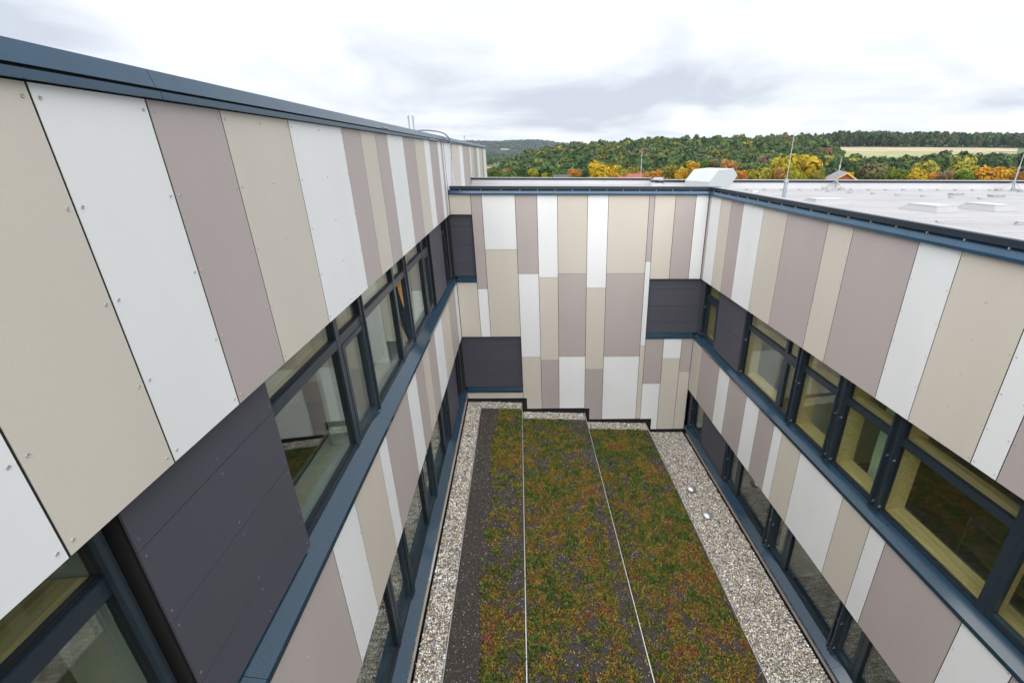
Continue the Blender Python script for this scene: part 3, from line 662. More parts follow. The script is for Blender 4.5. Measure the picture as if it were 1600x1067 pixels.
def peb_obj(xyz, label):
    x, y, z = xyz; n = len(x)
    s = rng.lognormal(math.log(0.0135), 0.28, n); ax = np.stack([s * rng.uniform(0.8, 1.5, n), s * rng.uniform(0.7, 1.2, n), s * rng.uniform(0.45, 0.9, n)], 1)
    th = rng.uniform(0, 2 * np.pi, n); v = IV[None] * ax[:, None, :]; c, s_ = np.cos(th)[:, None], np.sin(th)[:, None]
    vx, vy = v[:, :, 0] * c - v[:, :, 1] * s_, v[:, :, 0] * s_ + v[:, :, 1] * c
    vz = v[:, :, 2] + vx * rng.uniform(-0.5, 0.5, n)[:, None]
    V = np.stack([vx + x[:, None], vy + y[:, None], vz + (z + ax[:, 2] * rng.uniform(0.1, 1.1, n))[:, None]], 2).reshape(-1, 3)
    Fc = (IF[None] + (np.arange(n) * len(IV))[:, None, None]).reshape(-1, 3)
    col = PC[rng.choice(len(PC), n, p=PW)] * rng.uniform(0.85, 1.32, n)[:, None]
    return tag(np_mesh('gravel', V, Fc, np.repeat(col, len(IF), 0), PEBBLE), label, 'gravel', kind='stuff')
def peb_long(x0, x1, zf, dens=3200):
    n = int((x1 - x0) * 15.5 * dens); x = rng.uniform(x0, x1, n); y = rng.uniform(-3, 12.6, n)
    k = (y < yb(x)) & ((y > 1.5) | (rng.random(n) < 0.25)); return x[k], y[k], zf(x[k])
cat3 = lambda *a: tuple(np.concatenate(q) for q in zip(*a))
peb_obj(cat3(peb_long(XL + 0.03, XA0 - 0.015, lambda x: zsurf(x, ZA, XL, XAB)), peb_end(XA0 - 0.02, XAB - 0.02, ZA, XL, XAB, '')), 'pebble strip along the taller wing and round the narrow bed')
peb_obj(peb_end(XAB + 0.02, XBC - 0.02, ZB, XAB, XBC, ''), 'short pebble strip at the end of the mixed sedum bed')
peb_obj(peb_end(XBC + 0.02, XCD - 0.02, ZC, XBC, XCD, ''), 'short pebble strip at the end of the olive sedum bed')
peb_obj(peb_long(XCD + 0.02, XR - 0.03, lambda x: np.full_like(x, ZD)), 'wide pebble strip beside the timber-lined wing')

# sedum and substrate crumbs
def sedum(k, x0, x1, z, tx0, tx1, label):
    def scat(n): return rng.uniform(x0 + 0.01, x1 - 0.01, n), rng.uniform(1.0, 12.4, n)
    A = (x1 - x0) * 11.4
    # crumbs of the substrate
    x, y = scat(int(A * 1500)); kp = y < yb(x) - OFF - 0.02; x, y = x[kp], y[kp]; n = len(x)
    s = rng.uniform(0.006, 0.015, n); T = np.array([(1, 0, -.3), (-.5, .87, -.3), (-.5, -.87, -.3), (0, 0, 1.0)]); TF = np.array([(0, 1, 3), (1, 2, 3), (2, 0, 3)])
    th = rng.uniform(0, 6.28, n); c, sn = np.cos(th)[:, None], np.sin(th)[:, None]
    zz = zsurf(x, z, tx0, tx1) + 0.033
    V = np.stack([(T[None, :, 0] * c - T[None, :, 1] * sn) * s[:, None] + x[:, None], (T[None, :, 0] * sn + T[None, :, 1] * c) * s[:, None] + y[:, None], T[None, :, 2] * s[:, None] + zz[:, None]], 2).reshape(-1, 3)
    Fc = (TF[None] + (np.arange(n) * 4)[:, None, None]).reshape(-1, 3)
    base = np.array([(0.075, 0.062, 0.055), (0.040, 0.036, 0.035), (0.15, 0.125, 0.115), (0.022, 0.020, 0.020), (0.40, 0.38, 0.36)])
    cc = base[rng.choice(5, n, p=[.34, .28, .18, .16, .04])] * rng.uniform(0.8, 1.2, n)[:, None]
    tag(np_mesh('substrate', V, Fc, np.repeat(cc, 3, 0), PEBBLE), {'A': 'dark brown lava substrate of the narrow bed', 'B': 'dark lava substrate between the mixed sedum', 'C': 'dark lava substrate between the olive sedum'}[k], 'substrate', kind='stuff')
    # sedum tufts: short fleshy blades
    x, y = scat(int(A * 5200)); kp = y < yb(x) - OFF - 0.03; x, y = x[kp], y[kp]
    sd = {'A': 3, 'B': 8, 'C': 21}[k]
    d1 = fbm(x, y, 1.0, sd, 3); d2 = fbm(x, y, 4.0, 31 + sd, 3); d3 = fbm(x, y, 11, 37 + sd, 2); e_ = (x - x0) / (x1 - x0)
    f = 0.28 * d1 + 0.36 * d2 + 0.36 * d3
    if k == 'A':
        thr = np.where(e_ < 0.38 + 0.05 * np.sin(y * 1.7), 0.74, 0.46 + 0.05 * np.sin(y * 0.9 + 1))
        thr = thr + np.where((e_ > 0.66) & (y > 6), 0.05, 0.0)
    elif k == 'B': thr = 0.452 - 0.02 * (y < 8) + 0.09 * np.clip((e_ - 0.80) / 0.12, 0, 1) + 0.04 * np.clip((y - 9.5) / 2, 0, 1)
    else: thr = 0.430 - 0.02 * (y < 8) + 0.08 * np.clip((e_ - 0.82) / 0.18, 0, 1)
    p = np.clip((f - thr) / 0.11 + 0.36, 0.015, 1.0); kp = rng.random(len(x)) < p; x, y = x[kp], y[kp]; n = len(x)
    h1 = fbm(x, y, 0.9, 51 + ord(k), 3); h2 = fbm(x, y, 3.6, 61, 3); h3 = fbm(x, y, 11, 71, 2)
    hue = 0.20 * h1 + 0.38 * h2 + 0.42 * h3
    warm = np.clip((8.5 - y) / 5, -0.6, 1) * (0.03 if k != 'A' else 0.02)
    hue = (hue - 0.5) * 1.5 + 0.47 + warm - (0.0 if k != 'C' else 0.02) + rng.normal(0, 0.07, n)
    stops = np.array([0.20, 0.34, 0.45, 0.57, 0.70, 0.84]); cs = np.array([(0.075, 0.130, 0.035), (0.130, 0.150, 0.030), (0.195, 0.175, 0.028), (0.255, 0.190, 0.028), (0.285, 0.150, 0.034), (0.22, 0.085, 0.05)])
    col = np.stack([np.interp(hue, stops, cs[:, i]) for i in range(3)], 1) * rng.uniform(0.70, 1.48, n)[:, None]
    hgt = rng.uniform(0.018, 0.05, n) * (0.7 + 0.8 * (hue < 0.36)); wd = rng.uniform(0.006, 0.013, n)
    th = rng.uniform(0, 6.28, n); lean = rng.uniform(0, 0.9, n) * hgt; ph = rng.uniform(0, 6.28, n)
    zz = zsurf(x, z, tx0, tx1) + 0.03
    b0 = np.stack([x + wd * np.cos(th), y + wd * np.sin(th), zz], 1); b1 = np.stack([x - wd * np.cos(th), y - wd * np.sin(th), zz], 1)
    m0 = np.stack([x + 1.2 * wd * np.cos(th) + .6 * lean * np.cos(ph), y + 1.2 * wd * np.sin(th) + .6 * lean * np.sin(ph), zz + hgt * .7], 1)
    m1 = np.stack([x - 1.2 * wd * np.cos(th) + .6 * lean * np.cos(ph), y - 1.2 * wd * np.sin(th) + .6 * lean * np.sin(ph), zz + hgt * .75], 1)
    tp = np.stack([x + 1.3 * lean * np.cos(ph), y + 1.3 * lean * np.sin(ph), zz + hgt], 1)
    V = np.stack([b0, b1, m1, m0, tp], 1).reshape(-1, 3); q = np.arange(n)[:, None] * 5
    Fc = np.concatenate([q + np.array([[0, 1, 2]]), q + np.array([[0, 2, 3]]), q + np.array([[3, 2, 4]])], 1).reshape(-1, 3)
    return tag(np_mesh('sedum', V, Fc, np.repeat(col, 3, 0), SEDUM), label, 'ground cover', kind='stuff')
sl = {'A': 'sparse green and rust sedum streak in the narrow dark bed', 'B': 'mixed green, ochre and red sedum of the second terrace', 'C': 'olive and yellow sedum mat of the third terrace'}
for b in beds: sedum(*b, sl[b[0]])

# podium under the terraces
tag(MB().box(FW, XL + 0.02, XR - 0.02, -4, 12.0, -13.2, ZBOT - 0.01).build('courtyard_podium', CONC), 'concrete podium below the courtyard', 'podium', kind='structure')

# vent caps on the wide gravel strip
def vent_cap(x, y, label):
    t = tag(empty('domed_ventilator', (x, y, ZD)), label, 'ventilator', 'round ventilators in the gravel')
    m_ = MB(); n = 20; prof = [(0.0, 0.125), (0.05, 0.122), (0.095, 0.108), (0.125, 0.082), (0.13, 0.066), (0.118, 0.062), (0.0, 0.066)]
    for r_, z in prof:
        for i in range(n): m_.v.append((r_ * math.cos(2 * math.pi * i / n), r_ * math.sin(2 * math.pi * i / n), z))
    for k in range(len(prof) - 1):
        for i in range(n): j = (i + 1) % n; m_.f.append((k * n + i, k * n + j, (k + 1) * n + j, (k + 1) * n + i))
    m_.build('cap', ALU, t, fix=True, smooth=True)
    MB().tube((0, 0, -0.1), (0, 0, 0.07), 0.075, n=14).build('pipe', GALV, t)
    return t
vent_cap(4.25, 9.40, 'domed metal ventilator in gravel, the one nearer the stepped panels')
vent_cap(4.31, 8.42, 'domed metal ventilator in gravel, the one farther from the stepped panels')

# ------------------------------------------------------------------ on the roofs
ZR = -1.1
def mast(x, y, z0, h1, h2, label, r1=0.022, tripod=True):
    t = tag(empty('lightning_rod', (x, y, z0)), label, 'lightning rod', 'lightning rods on the roofs')
    MB().tube((0, 0, 0), (0, 0, h1), r1, r1 * 0.9, 10).build('pole', GALV, t)
    MB().tube((0, 0, h1 - 0.03), (0, 0, h1 + 0.05), r1 * 1.35, r1 * 1.2, 10).build('clamp', GALV, t)
    MB().tube((0, 0, h1 + 0.05), (0, 0, h2), 0.012, 0.006, 6).build('rod', ALU, t)
    if tripod:
        for k in range(3):
            a = 2 * math.pi * k / 3 + 0.5; fx, fy = 0.34 * math.cos(a), 0.34 * math.sin(a)
            MB().tube((0, 0, 0.30), (fx, fy, 0.06), 0.011, n=6).build('strut', GALV, t)
            MB().tube((fx, fy, 0.0), (fx, fy, 0.07), 0.12, 0.11, 12).build('foot_block', CONC, t)
    return t
mast(6.97, 12.0, ZR, 0.46, 1.62, 'tall lightning rod standing close behind the roof edge', 0.05, False)
mast(10.66, 15.25, ZR, 0.72, 1.05, 'lightning rod on a tripod by the far parapet, nearer the vent hood', 0.026)
mast(16.3, 14.3, ZR, 0.72, 1.3, 'lightning rod on a tripod by the far parapet, farther from the vent hood', 0.026)
mast(4.95, 19.4, -1.3, 0.8, 1.45, 'thin lightning rod rising behind the long low parapet', 0.02, False)
for dx_ in (-0.045, 0.05):
    mast(-2.33 + dx_, 11.6, 0.2, 0.52, 0.62, 'paired short air pipe sticking up from the tallest roof', 0.016, False)
mast(-2.1, 20.5, 0.2, 0.42, 0.5, 'single short air pipe near the end of the tallest roof', 0.016, False)

# white ventilation hood
vh = tag(empty('vent_hood', (6.02, 14.1, ZR)), 'white sheet-metal ventilation hood on the flat roof corner', 'vent hood')
prof_h = [(0.0, 0.0), (0.0, 0.33), (0.30, 0.66), (0.86, 0.70), (1.05, 0.50), (0.72, 0.10), (0.70, 0.0)]
ang = R(16); ud = Vector((math.cos(ang), math.sin(ang), 0)); wd_ = Vector((-math.sin(ang) - 0.25, math.cos(ang), 0)).normalized()
hm = MB(); n = len(prof_h)
for k in (0, 1):
    for a, z in prof_h: hm.v.append(tuple(ud * (a - 0.35) + wd_ * (k * 0.95) + Vector((0, 0, z))))
for i in range(n): hm.f.append((i, (i + 1) % n, n + (i + 1) % n, n + i))
hm.f.append(tuple(range(n))); hm.f.append(tuple(range(n, 2 * n)))
hood = hm.build('hood', WSTEEL, vh, fix=True); bv = hood.modifiers.new('bevel', 'BEVEL'); bv.width = 0.008; bv.segments = 2
MB().box(FW, -0.55, 0.6, -0.15, 1.0, 0.0, 0.05).build('base_flange', MEMB, vh)

def roof_curb(x, y, rz, lx, ly, h, label):
    t = tag(empty('roof_curb', (x, y, ZR)), label, 'skylight'); t.rotation_euler.z = rz
    m_ = MB(); a, b = 0.08, 0.0
    m_.v = [(-lx, -ly, 0), (lx, -ly, 0), (lx, ly, 0), (-lx, ly, 0), (-lx + a, -ly + a, h), (lx - a, -ly + a, h), (lx - a, ly - a, h), (-lx + a, ly - a, h)]
    m_.f = [(0, 1, 5, 4), (1, 2, 6, 5), (2, 3, 7, 6), (3, 0, 4, 7), (4, 5, 6, 7)]
    m_.build('curb', MEMB, t)
    MB().box(FW, -lx + a + 0.03, lx - a - 0.03, -ly + a + 0.03, ly - a - 0.03, h + 0.001, h + 0.03).build('cover', WSTEEL, t)
roof_curb(8.78, 9.30, R(12), 0.37, 0.42, 0.095, 'low white roof curb with a flat cover, beside the cable')
roof_curb(10.22, 9.36, R(8), 0.36, 0.42, 0.095, 'low white roof curb with a flat cover, farther from the roof edge')
roof_curb(7.35, 10.75, R(0), 0.5, 0.3, 0.10, 'low grey roof curb just behind the roof edge')
# conductor wires on blocks
def wire(pts, nblk, label, r=0.006):
    t = tag(empty('conductor_wire', pts[0]), label, 'wire')
    o = Vector(pts[0]); m_ = MB(); pv = [Vector(p) - o for p in pts]
    for a, b in zip(pv, pv[1:]): m_.tube(a, b, r, n=6)
    m_.build('wire', GALV, t)
    L_ = [(b - a).length for a, b in zip(pv, pv[1:])]; tot = sum(L_)
    for k in range(nblk):
        s = tot * (k + 0.5) / nblk
        for a, b, l in zip(pv, pv[1:], L_):
            if s <= l: p = a + (b - a) * (s / l); break
            s -= l
        q = MB(); q.tube((p.x, p.y, -0.055 - 0.0), (p.x, p.y, 0.0), 0.065, 0.05, 10); q.build('holder_block', CONC, t)
    return t
zw = ZR + 0.055
wire([(7.2, 15.2, zw), (12.0, 14.85, zw), (16.0, 14.45, zw)], 15, 'lightning wire on small blocks along the far parapet')
wire([(9.6, 14.6, zw), (11.2, 12.7, zw), (12.6, 11.4, zw)], 7, 'lightning wire on small blocks running diagonally across the white roof')
wire([(6.6, 7.6, zw), (7.3, 7.35, zw), (8.2, 7.2, zw), (10.5, 6.9, zw)], 3, 'sagging grey cable near the roof edge')
for (x, y, a) in ((12.9, 12.9, 0.1), (13.6, 12.3, 0.0), (12.6, 9.1, 0.3)):
    t = tag(MB().box(FW, -0.2, 0.2, -0.09, 0.09, 0, 0.06).build('paving_block', CONC), 'flat concrete block lying on the white roof', 'block', 'loose blocks on the white roof'); t.location = (x, y, ZR + 0.001); t.rotation_euler.z = a
# small hooded roof pipe
t = tag(empty('roof_vent', (6.55, 12.75, ZR)), 'squat grey pipe vent behind the roof corner', 'vent'); MB().tube((0, 0, 0), (0, 0, 0.12), 0.09, n=14).build('pipe', GALV, t); MB().tube((0, 0, 0.12), (0, 0, 0.17), 0.15, 0.10, 14).build('cap', GALV, t)

# cable hanging over the coping of the taller wing
ck = [Vector(q) for q in [(XL - 0.4, 10.9, 0.40), (XL - 0.2, 11.3, 0.46), (XL + 0.02, 12.2, 0.46), (XL + 0.07, 13.0, 0.40), (XL + 0.06, 13.6, 0.26), (XL + 0.05, 13.62, -0.1), (XL + 0.05, 13.45, -0.6), (XL + 0.05, 13.38, -0.95), (XL + 0.06, 13.36, -1.09)]]
cm = MB(); pv = None; n = 8
for i in range(len(ck) - 1):
    p0, p1, p2, p3 = ck[max(i - 1, 0)], ck[i], ck[i + 1], ck[min(i + 2, len(ck) - 1)]
    for t8 in range(6):
        u = t8 / 6; c = 0.5 * ((2 * p1) + (p2 - p0) * u + (2 * p0 - 5 * p1 + 4 * p2 - p3) * u * u + (3 * p1 - p0 - 3 * p2 + p3) * u ** 3)
        q = (p2 - p1).normalized().to_track_quat('Z', 'Y'); b = len(cm.v)
        for a in range(n): cm.v.append(tuple(c + q @ Vector((0.017 * math.cos(6.2832 * a / n), 0.017 * math.sin(6.2832 * a / n), 0))))
        if b:
            for a in range(n): cm.f.append((b - n + a, b - n + (a + 1) % n, b + (a + 1) % n, b + a))
tag(cm.build('hanging_cable', GALV, fix=True, smooth=True), 'grey cable looping over the roof edge and down the panels', 'cable')
for (u0, u1, zz, ww) in ((7.13, 7.42, 0.315, 0.026), (10.6, 11.5, 0.262, 0.042)):
    tag(box('joint_tape', WSTEEL, None, FL, u0, u1, zz, zz + 0.016, ww - 0.004, ww + 0.002), 'white tape strip stuck on the upper roof flashing' if u0 < 8 else 'white tape strip stuck on the lower flashing by the cable', 'tape')

# ------------------------------------------------------------------ trees
def crown_mesh(name, n, rx, ry, rz_, leaf, seed, lobes=9, material=LEAF):
    """crown of many small leaf sprays gathered into lobes; z from 0 (crown base) up"""
    g = np.random.default_rng(seed)
    cen = g.normal(0, 1, (lobes, 3)); cen /= np.linalg.norm(cen, axis=1)[:, None]; cen *= g.uniform(0.25, 0.72, (lobes, 1)); cen[:, 2] = cen[:, 2] * 0.8
    rad = g.uniform(0.32, 0.52, lobes); li = g.choice(lobes, n, p=rad ** 2 / (rad ** 2).sum())
    d = g.normal(0, 1, (n, 3)); d /= np.linalg.norm(d, axis=1)[:, None]
    p = cen[li] + d * (rad[li] * g.uniform(0.55, 1.03, n) ** 0.6)[:, None]
    p = p * np.array([rx, ry, rz_]) + np.array([0, 0, rz_])
    nrm = d + g.normal(0, 0.38, (n, 3)) + np.array([0, 0, 0.25]); nrm /= np.linalg.norm(nrm, axis=1)[:, None]
    t1 = np.cross(nrm, g.normal(0, 1, (n, 3))); t1 /= np.linalg.norm(t1, axis=1)[:, None]; t2 = np.cross(nrm, t1)
    s = (leaf * g.uniform(0.6, 1.35, n))[:, None]
    V = np.stack([p + t1 * s, p + t2 * s * 0.8 + nrm * s * .25, p - t1 * s, p - t2 * s * 0.8 + nrm * s * .2], 1).reshape(-1, 3)
    Fc = (np.arange(n)[:, None] * 4 + np.arange(4)[None])
    lobe_tint = g.uniform(0.82, 1.18, (lobes, 1)) * (1 + g.normal(0, 0.05, (lobes, 3)))
    col = lobe_tint[li] * g.uniform(0.82, 1.2, (n, 1)) * (1 + g.normal(0, 0.05, (n, 3)))
    o = np_mesh(name, V, Fc, np.clip(col, 0.3, 1.9), material); me = o.data; bpy.data.objects.remove(o); return me
def trunk_mesh(name, h, r, seed, hc):
    g = random.Random(seed); m_ = MB()
    m_.tube((0, 0, -0.6), (0.1, 0.05, h * 0.5), r, r * 0.7, 8); m_.tube((0.1, 0.05, h * 0.5 - 0.05), (0, 0.1, hc), r * 0.7, r * 0.25, 7)
    for k in range(6):
        z = h * g.uniform(0.35, 0.75); a = g.uniform(0, 6.28); l = g.uniform(1.6, 3.0)
        m_.tube((0.08, 0.05, z), (l * math.cos(a), l * math.sin(a), z + l * g.uniform(0.5, 1.1)), r * 0.35, r * 0.1, 5)
    me = bpy.data.meshes.new(name); me.from_pydata(m_.v, [], m_.f); me.materials.append(BARK); return me
CR = [crown_mesh('crown_%d' % i, 2100, 1, 1, 1, 0.085, 100 + i, lobes=11 + i % 4) for i in range(5)]     # unit crowns, scaled by object
CRF = [crown_mesh('wood_crown_%d' % i, 620, 1, 1, 1, 0.15, 200 + i, lobes=8 + i % 3) for i in range(6)]
TR = [trunk_mesh('trunk_%d' % i, 10, 0.28, i, 9.5) for i in range(3)]
def tree(name, x, y, top, rad, col, label, group=None, near=True, tall=1.25, seed=0):
    g = random.Random(seed * 31 + int(x * 7)); zg = float(terrain(x, y))
    t = tag(empty(name, (x, y, zg)), label, 'tree', group); H = top - zg
    me = (CR if near else CRF)[g.randrange(5 if near else 6)]
    c = bpy.data.objects.new('crown', me); COL.objects.link(c); c.parent = t
    rz_ = min(rad * tall, H * 0.47) if near else H * 0.49; c.scale = (rad / 0.92, rad / 0.92, rz_ / 0.92); c.location = (0, 0, H - 2 * rz_); c.rotation_euler.z = g.uniform(0, 6.28)
    c.color = (*col, 1)
    k = bpy.data.objects.new('trunk', TR[g.randrange(3)]); COL.objects.link(k); k.parent = t; k.scale = (H / 14, H / 14, H / 14 * 1.15)
    return t
def pxdir(px, py):
    """direction of an image point, as x/y and z/y"""
    d = fw + r2 * ((px - CX) / FPX) - u2 * ((py - 533.5) / FPX); return d.x / d.y, d.z / d.y
LIME, YEL, GOLD, ORA, RUST, OLI, GRN, DGR, TAN, PALE = (0.30, 0.31, 0.025), (0.50, 0.34, 0.02), (0.46, 0.27, 0.02), (0.44, 0.20, 0.03), (0.26, 0.10, 0.035), (0.20, 0.19, 0.03), (0.085, 0.14, 0.025), (0.045, 0.085, 0.025), (0.26, 0.20, 0.11), (0.22, 0.22, 0.07)
near = [
 (834, 262, 17, 120, LIME, 'lime green tree beyond the long low parapet'),
 (851, 270, 9, 118, LIME, 'small lime green tree beside a taller lime tree'),
 (898, 262, 17, 110, ORA, 'small orange tree beside the big yellow tree'),
 (938, 251, 42, 100, YEL, 'big bright yellow tree behind the red roofs'),
 (966, 258, 30, 112, LIME, 'yellow-green tree touching the big yellow tree'),
 (990, 256, 34, 120, OLI, 'olive tree with rusty leaves behind the thin lightning rod'),
 (1022, 265, 30, 96, ORA, 'low orange tree beside the red roofs'),
 (1048, 257, 36, 100, OLI, 'olive yellow tree behind the white vent hood'),
 (1066, 262, 26, 98, GOLD, 'low gold tree beyond the white vent hood, below an olive tree'),
 (1083, 251, 18, 118, GOLD, 'slim gold tree between green trees beyond the vent hood'),
 (1103, 247, 30, 126, GRN, 'rounded green tree beyond the vent hood'),
 (1118, 247, 12, 116, TAN, 'slim pale greyish birch beyond the vent hood'),
 (1139, 247, 24, 112, (0.42, 0.22, 0.07), 'pale orange tree next to the greyish birch'),
 (1158, 263, 26, 92, ORA, 'low orange tree just past the white vent hood'),
 (1188, 258, 44, 100, (0.28, 0.25, 0.025), 'broad golden olive tree before the dark wood'),
 (1220, 261, 22, 98, (0.44, 0.23, 0.06), 'small pinkish orange tree beside the tall lightning rod'),
 (1226, 243, 40, 112, (0.36, 0.30, 0.02), 'yellow-topped tree behind the tall lightning rod'),
 (1256, 234, 60, 116, (0.38, 0.30, 0.02), 'largest golden-green tree, rounded, towering over its neighbours'),
 (1248, 264, 30, 92, LIME, 'low lime green bush tree before the largest golden tree'),
 (1281, 268, 20, 92, OLI, 'low olive bush tree before the largest golden tree'),
 (1340, 244, 56, 140, DGR, 'broad dark green tree behind the barn gable'),
 (1376, 250, 46, 128, (0.14, 0.14, 0.06), 'grey-olive thinning tree next to the barn'),
 (1405, 260, 32, 104, (0.14, 0.18, 0.02), 'rounded fresh green tree beyond the roof'),
 (1437, 262, 34, 100, (0.40, 0.30, 0.02), 'low yellow tree beyond the roof'),
 (1457, 268, 18, 98, ORA, 'small orange tree between yellow trees'),
 (1480, 264, 24, 104, (0.24, 0.17, 0.09), 'brownish thin bush tree before the dark trees'),
 (1513, 253, 40, 106, (0.26, 0.26, 0.03), 'pale yellow-green tree beside the gold-orange tree'),
 (1513, 264, 28, 94, (0.11, 0.18, 0.02), 'round green bush tree before the pale yellow-green tree'),
 (1552, 255, 48, 102, (0.48, 0.25, 0.02), 'broad gold-orange tree beyond the roof'),
 (1578, 261, 32, 104, (0.38, 0.25, 0.02), 'gold tree flanking the broad gold-orange tree'),
 (1600, 265, 26, 100, (0.34, 0.15, 0.03), 'rusty orange tree at the end of the golden row'),
 (1330, 268, 10, 88, YEL, 'tiny yellow tree before the barn roof'),
 (772, 262, 26, 150, GRN, 'green tree at the end wall of the tallest wing'),
 (796, 264, 28, 140, (0.10, 0.15, 0.03), 'green tree beside the tan field'),
 (815, 262, 26, 150, DGR, 'dark green tree left of the lime tree'.replace('left of', 'next to')),
 (868, 262, 30, 135, GRN, 'mid green tree between the lime and the orange tree'),
 (920, 262, 26, 140, DGR, 'dark green tree behind the small orange tree'),
]
for i, (px, py, wpx, y, col, lab) in enumerate(near):
    t_, s_ = pxdir(px, py); sc_ = FPX / (y * 1.02)
    tree('autumn_tree' if col[0] > 0.2 else 'green_tree', t_ * y, y, s_ * y, wpx / 2 / sc_ * 1.05, tuple(c * 0.92 for c in col), lab, 'trees beyond the roofs', True, 1.05, i)
# low hedge-like fill under the row of garden trees
# wood on the hill: individuals in front, the rest as one mass
WC = [(0.065, 0.115, 0.03), DGR, (0.05, 0.10, 0.035), (0.09, 0.125, 0.03), (0.06, 0.105, 0.04), (0.045, 0.08, 0.035), (0.13, 0.14, 0.035), (0.075, 0.115, 0.035), (0.08, 0.11, 0.05)]
def wood_col(g):
    r_ = g.random()
    if r_ < 0.02: return (0.22, 0.11, 0.06)
    if r_ < 0.05: return (0.24, 0.23, 0.03)
    if r_ < 0.08: return (0.15, 0.11, 0.06)
    return WC[g.randrange(len(WC))]
g = random.Random(5); spots = []
y = 172.0
while y < 450:
    t_ = -0.02
    sp0 = 9.6 + (y - 170) * 0.006
    while t_ < 0.70:
        x = t_ * y + g.uniform(-2.5, 2.5); yy = y + g.uniform(-3.5, 3.5)
        if not (x / yy > 0.655 and yy > 320): spots.append((x, yy))
        t_ += sp0 / y * g.uniform(0.8, 1.25)
    y += 9.5
y = 200.0
while y < 262:                      # belt of trees below the pasture
    t_ = 0.70
    while t_ < 1.25:
        spots.append((t_ * y + g.uniform(-2, 2), y + g.uniform(-4, 4))); t_ += 9.5 / y * g.uniform(0.8, 1.2)
    y += 11
spots.sort(key=lambda q: math.hypot(*q))
def wood_label(c):
    if c[0] > 0.2 and c[1] < 0.15: return 'rusty brown broadleaf tree in the wood on the hillside'
    if c[0] > 0.2: return 'yellow-green broadleaf tree in the wood on the hillside'
    if c[0] > c[1]: return 'brownish olive broadleaf tree in the wood on the hillside'
    if c[0] > 0.09: return 'light olive green broadleaf tree in the wood on the hillside'
    if c[1] < 0.1: return 'dark green broadleaf tree in the wood on the hillside'
    return 'mid green broadleaf tree in the wood on the hillside'
NI = 250
for i, (x, y) in enumerate(spots[:NI]):
    zg = float(terrain(x, y)); h = g.uniform(10.5, 14.5) + (3.8 if x / y > 0.93 else -0.5 if x / y > 0.66 else 0); c = wood_col(g)
    tree('wood_tree', x, y, zg + h, g.uniform(4.8, 6.8), c, wood_label(c), 'trees of the hillside wood', False, 1.15, 500 + i)
def mass(name, pts, hr, rr, label, faces=260, cols=wood_col, leaf=0.2, dark=1.0):
    VV, FF, CC = [], [], []; base = 0
    tmpl = []
    for k in range(6):
        me = crown_mesh('tmp', faces, 1, 1, 1, leaf, 300 + k, lobes=7); v = np.zeros(len(me.vertices) * 3); me.vertices.foreach_get('co', v); v = v.reshape(-1, 3)
        c = np.zeros(len(me.loops) * 4); me.color_attributes['Col'].data.foreach_get('color', c); c = c.reshape(-1, 4, 4)[:, 0, :3]
        tmpl.append((v, c)); bpy.data.meshes.remove(me)
    for (x, y) in pts:
        v, c = tmpl[g.randrange(6)]; zg = float(terrain(x, y)); h = g.uniform(*hr); r_ = g.uniform(*rr); a = g.uniform(0, 6.28); rz_ = h * 0.5
        vx, vy = v[:, 0] * math.cos(a) - v[:, 1] * math.sin(a), v[:, 0] * math.sin(a) + v[:, 1] * math.cos(a)
        VV.append(np.stack([vx * r_ + x, vy * r_ + y, v[:, 2] * rz_ + zg + h - 2 * rz_], 1)); n = len(c)
        FF.append(np.arange(n * 4).reshape(-1, 4) + base); base += n * 4; CC.append(c * np.array(cols(g)) * dark)
    return tag(np_mesh(name, np.concatenate(VV), np.concatenate(FF), np.concatenate(CC), LEAFS), label, 'wood', kind='stuff')
mass('hillside_wood', spots[NI:], (11, 15), (4.8, 7.0), 'upper part of the wood covering the hillside', 300)
rp = []
y = 492.0
while y < 640:
    t_ = 0.58
    while t_ < 1.32:
        rp.append((t_ * y + g.uniform(-3, 3), y + g.uniform(-3, 3))); t_ += 8.5 / y * g.uniform(0.8, 1.2)
    y += 11
def ridge_col(g):
    return [(0.05, 0.085, 0.03), (0.04, 0.07, 0.03), (0.06, 0.095, 0.04), (0.075, 0.09, 0.04), (0.035, 0.06, 0.03)][g.randrange(5)]
mass('ridge_wood', rp, (14, 18), (4.4, 6.4), 'dark green wood along the ridge above the stubble field', 240, ridge_col)
fp = []
for k in range(2600):
    t_, y = g.uniform(-0.14, 0.12), g.uniform(1900, 2800); x = t_ * y
    if -0.036 < t_ < -0.011 and 2210 < y < 2420: continue
    fp.append((x, y))
mass('far_hill_wood', fp, (14, 20), (9, 14), 'bluish wood on the far hill beyond the valley', 26, lambda g: (0.045 * g.uniform(.8, 1.3), 0.075 * g.uniform(.8, 1.2), 0.035), 0.5)
vp = []
for k in range(420):                 # trees scattered in the valley gap
    t_, y = g.uniform(-0.16, 0.03), g.uniform(300, 1500); x = t_ * y
    if -0.072 < t_ < -0.010 and 505 < y < 715: continue
    vp.append((x, y))
mass('valley_trees', vp, (8, 13), (3.5, 5.5), 'scattered green trees on the valley floor', 200)

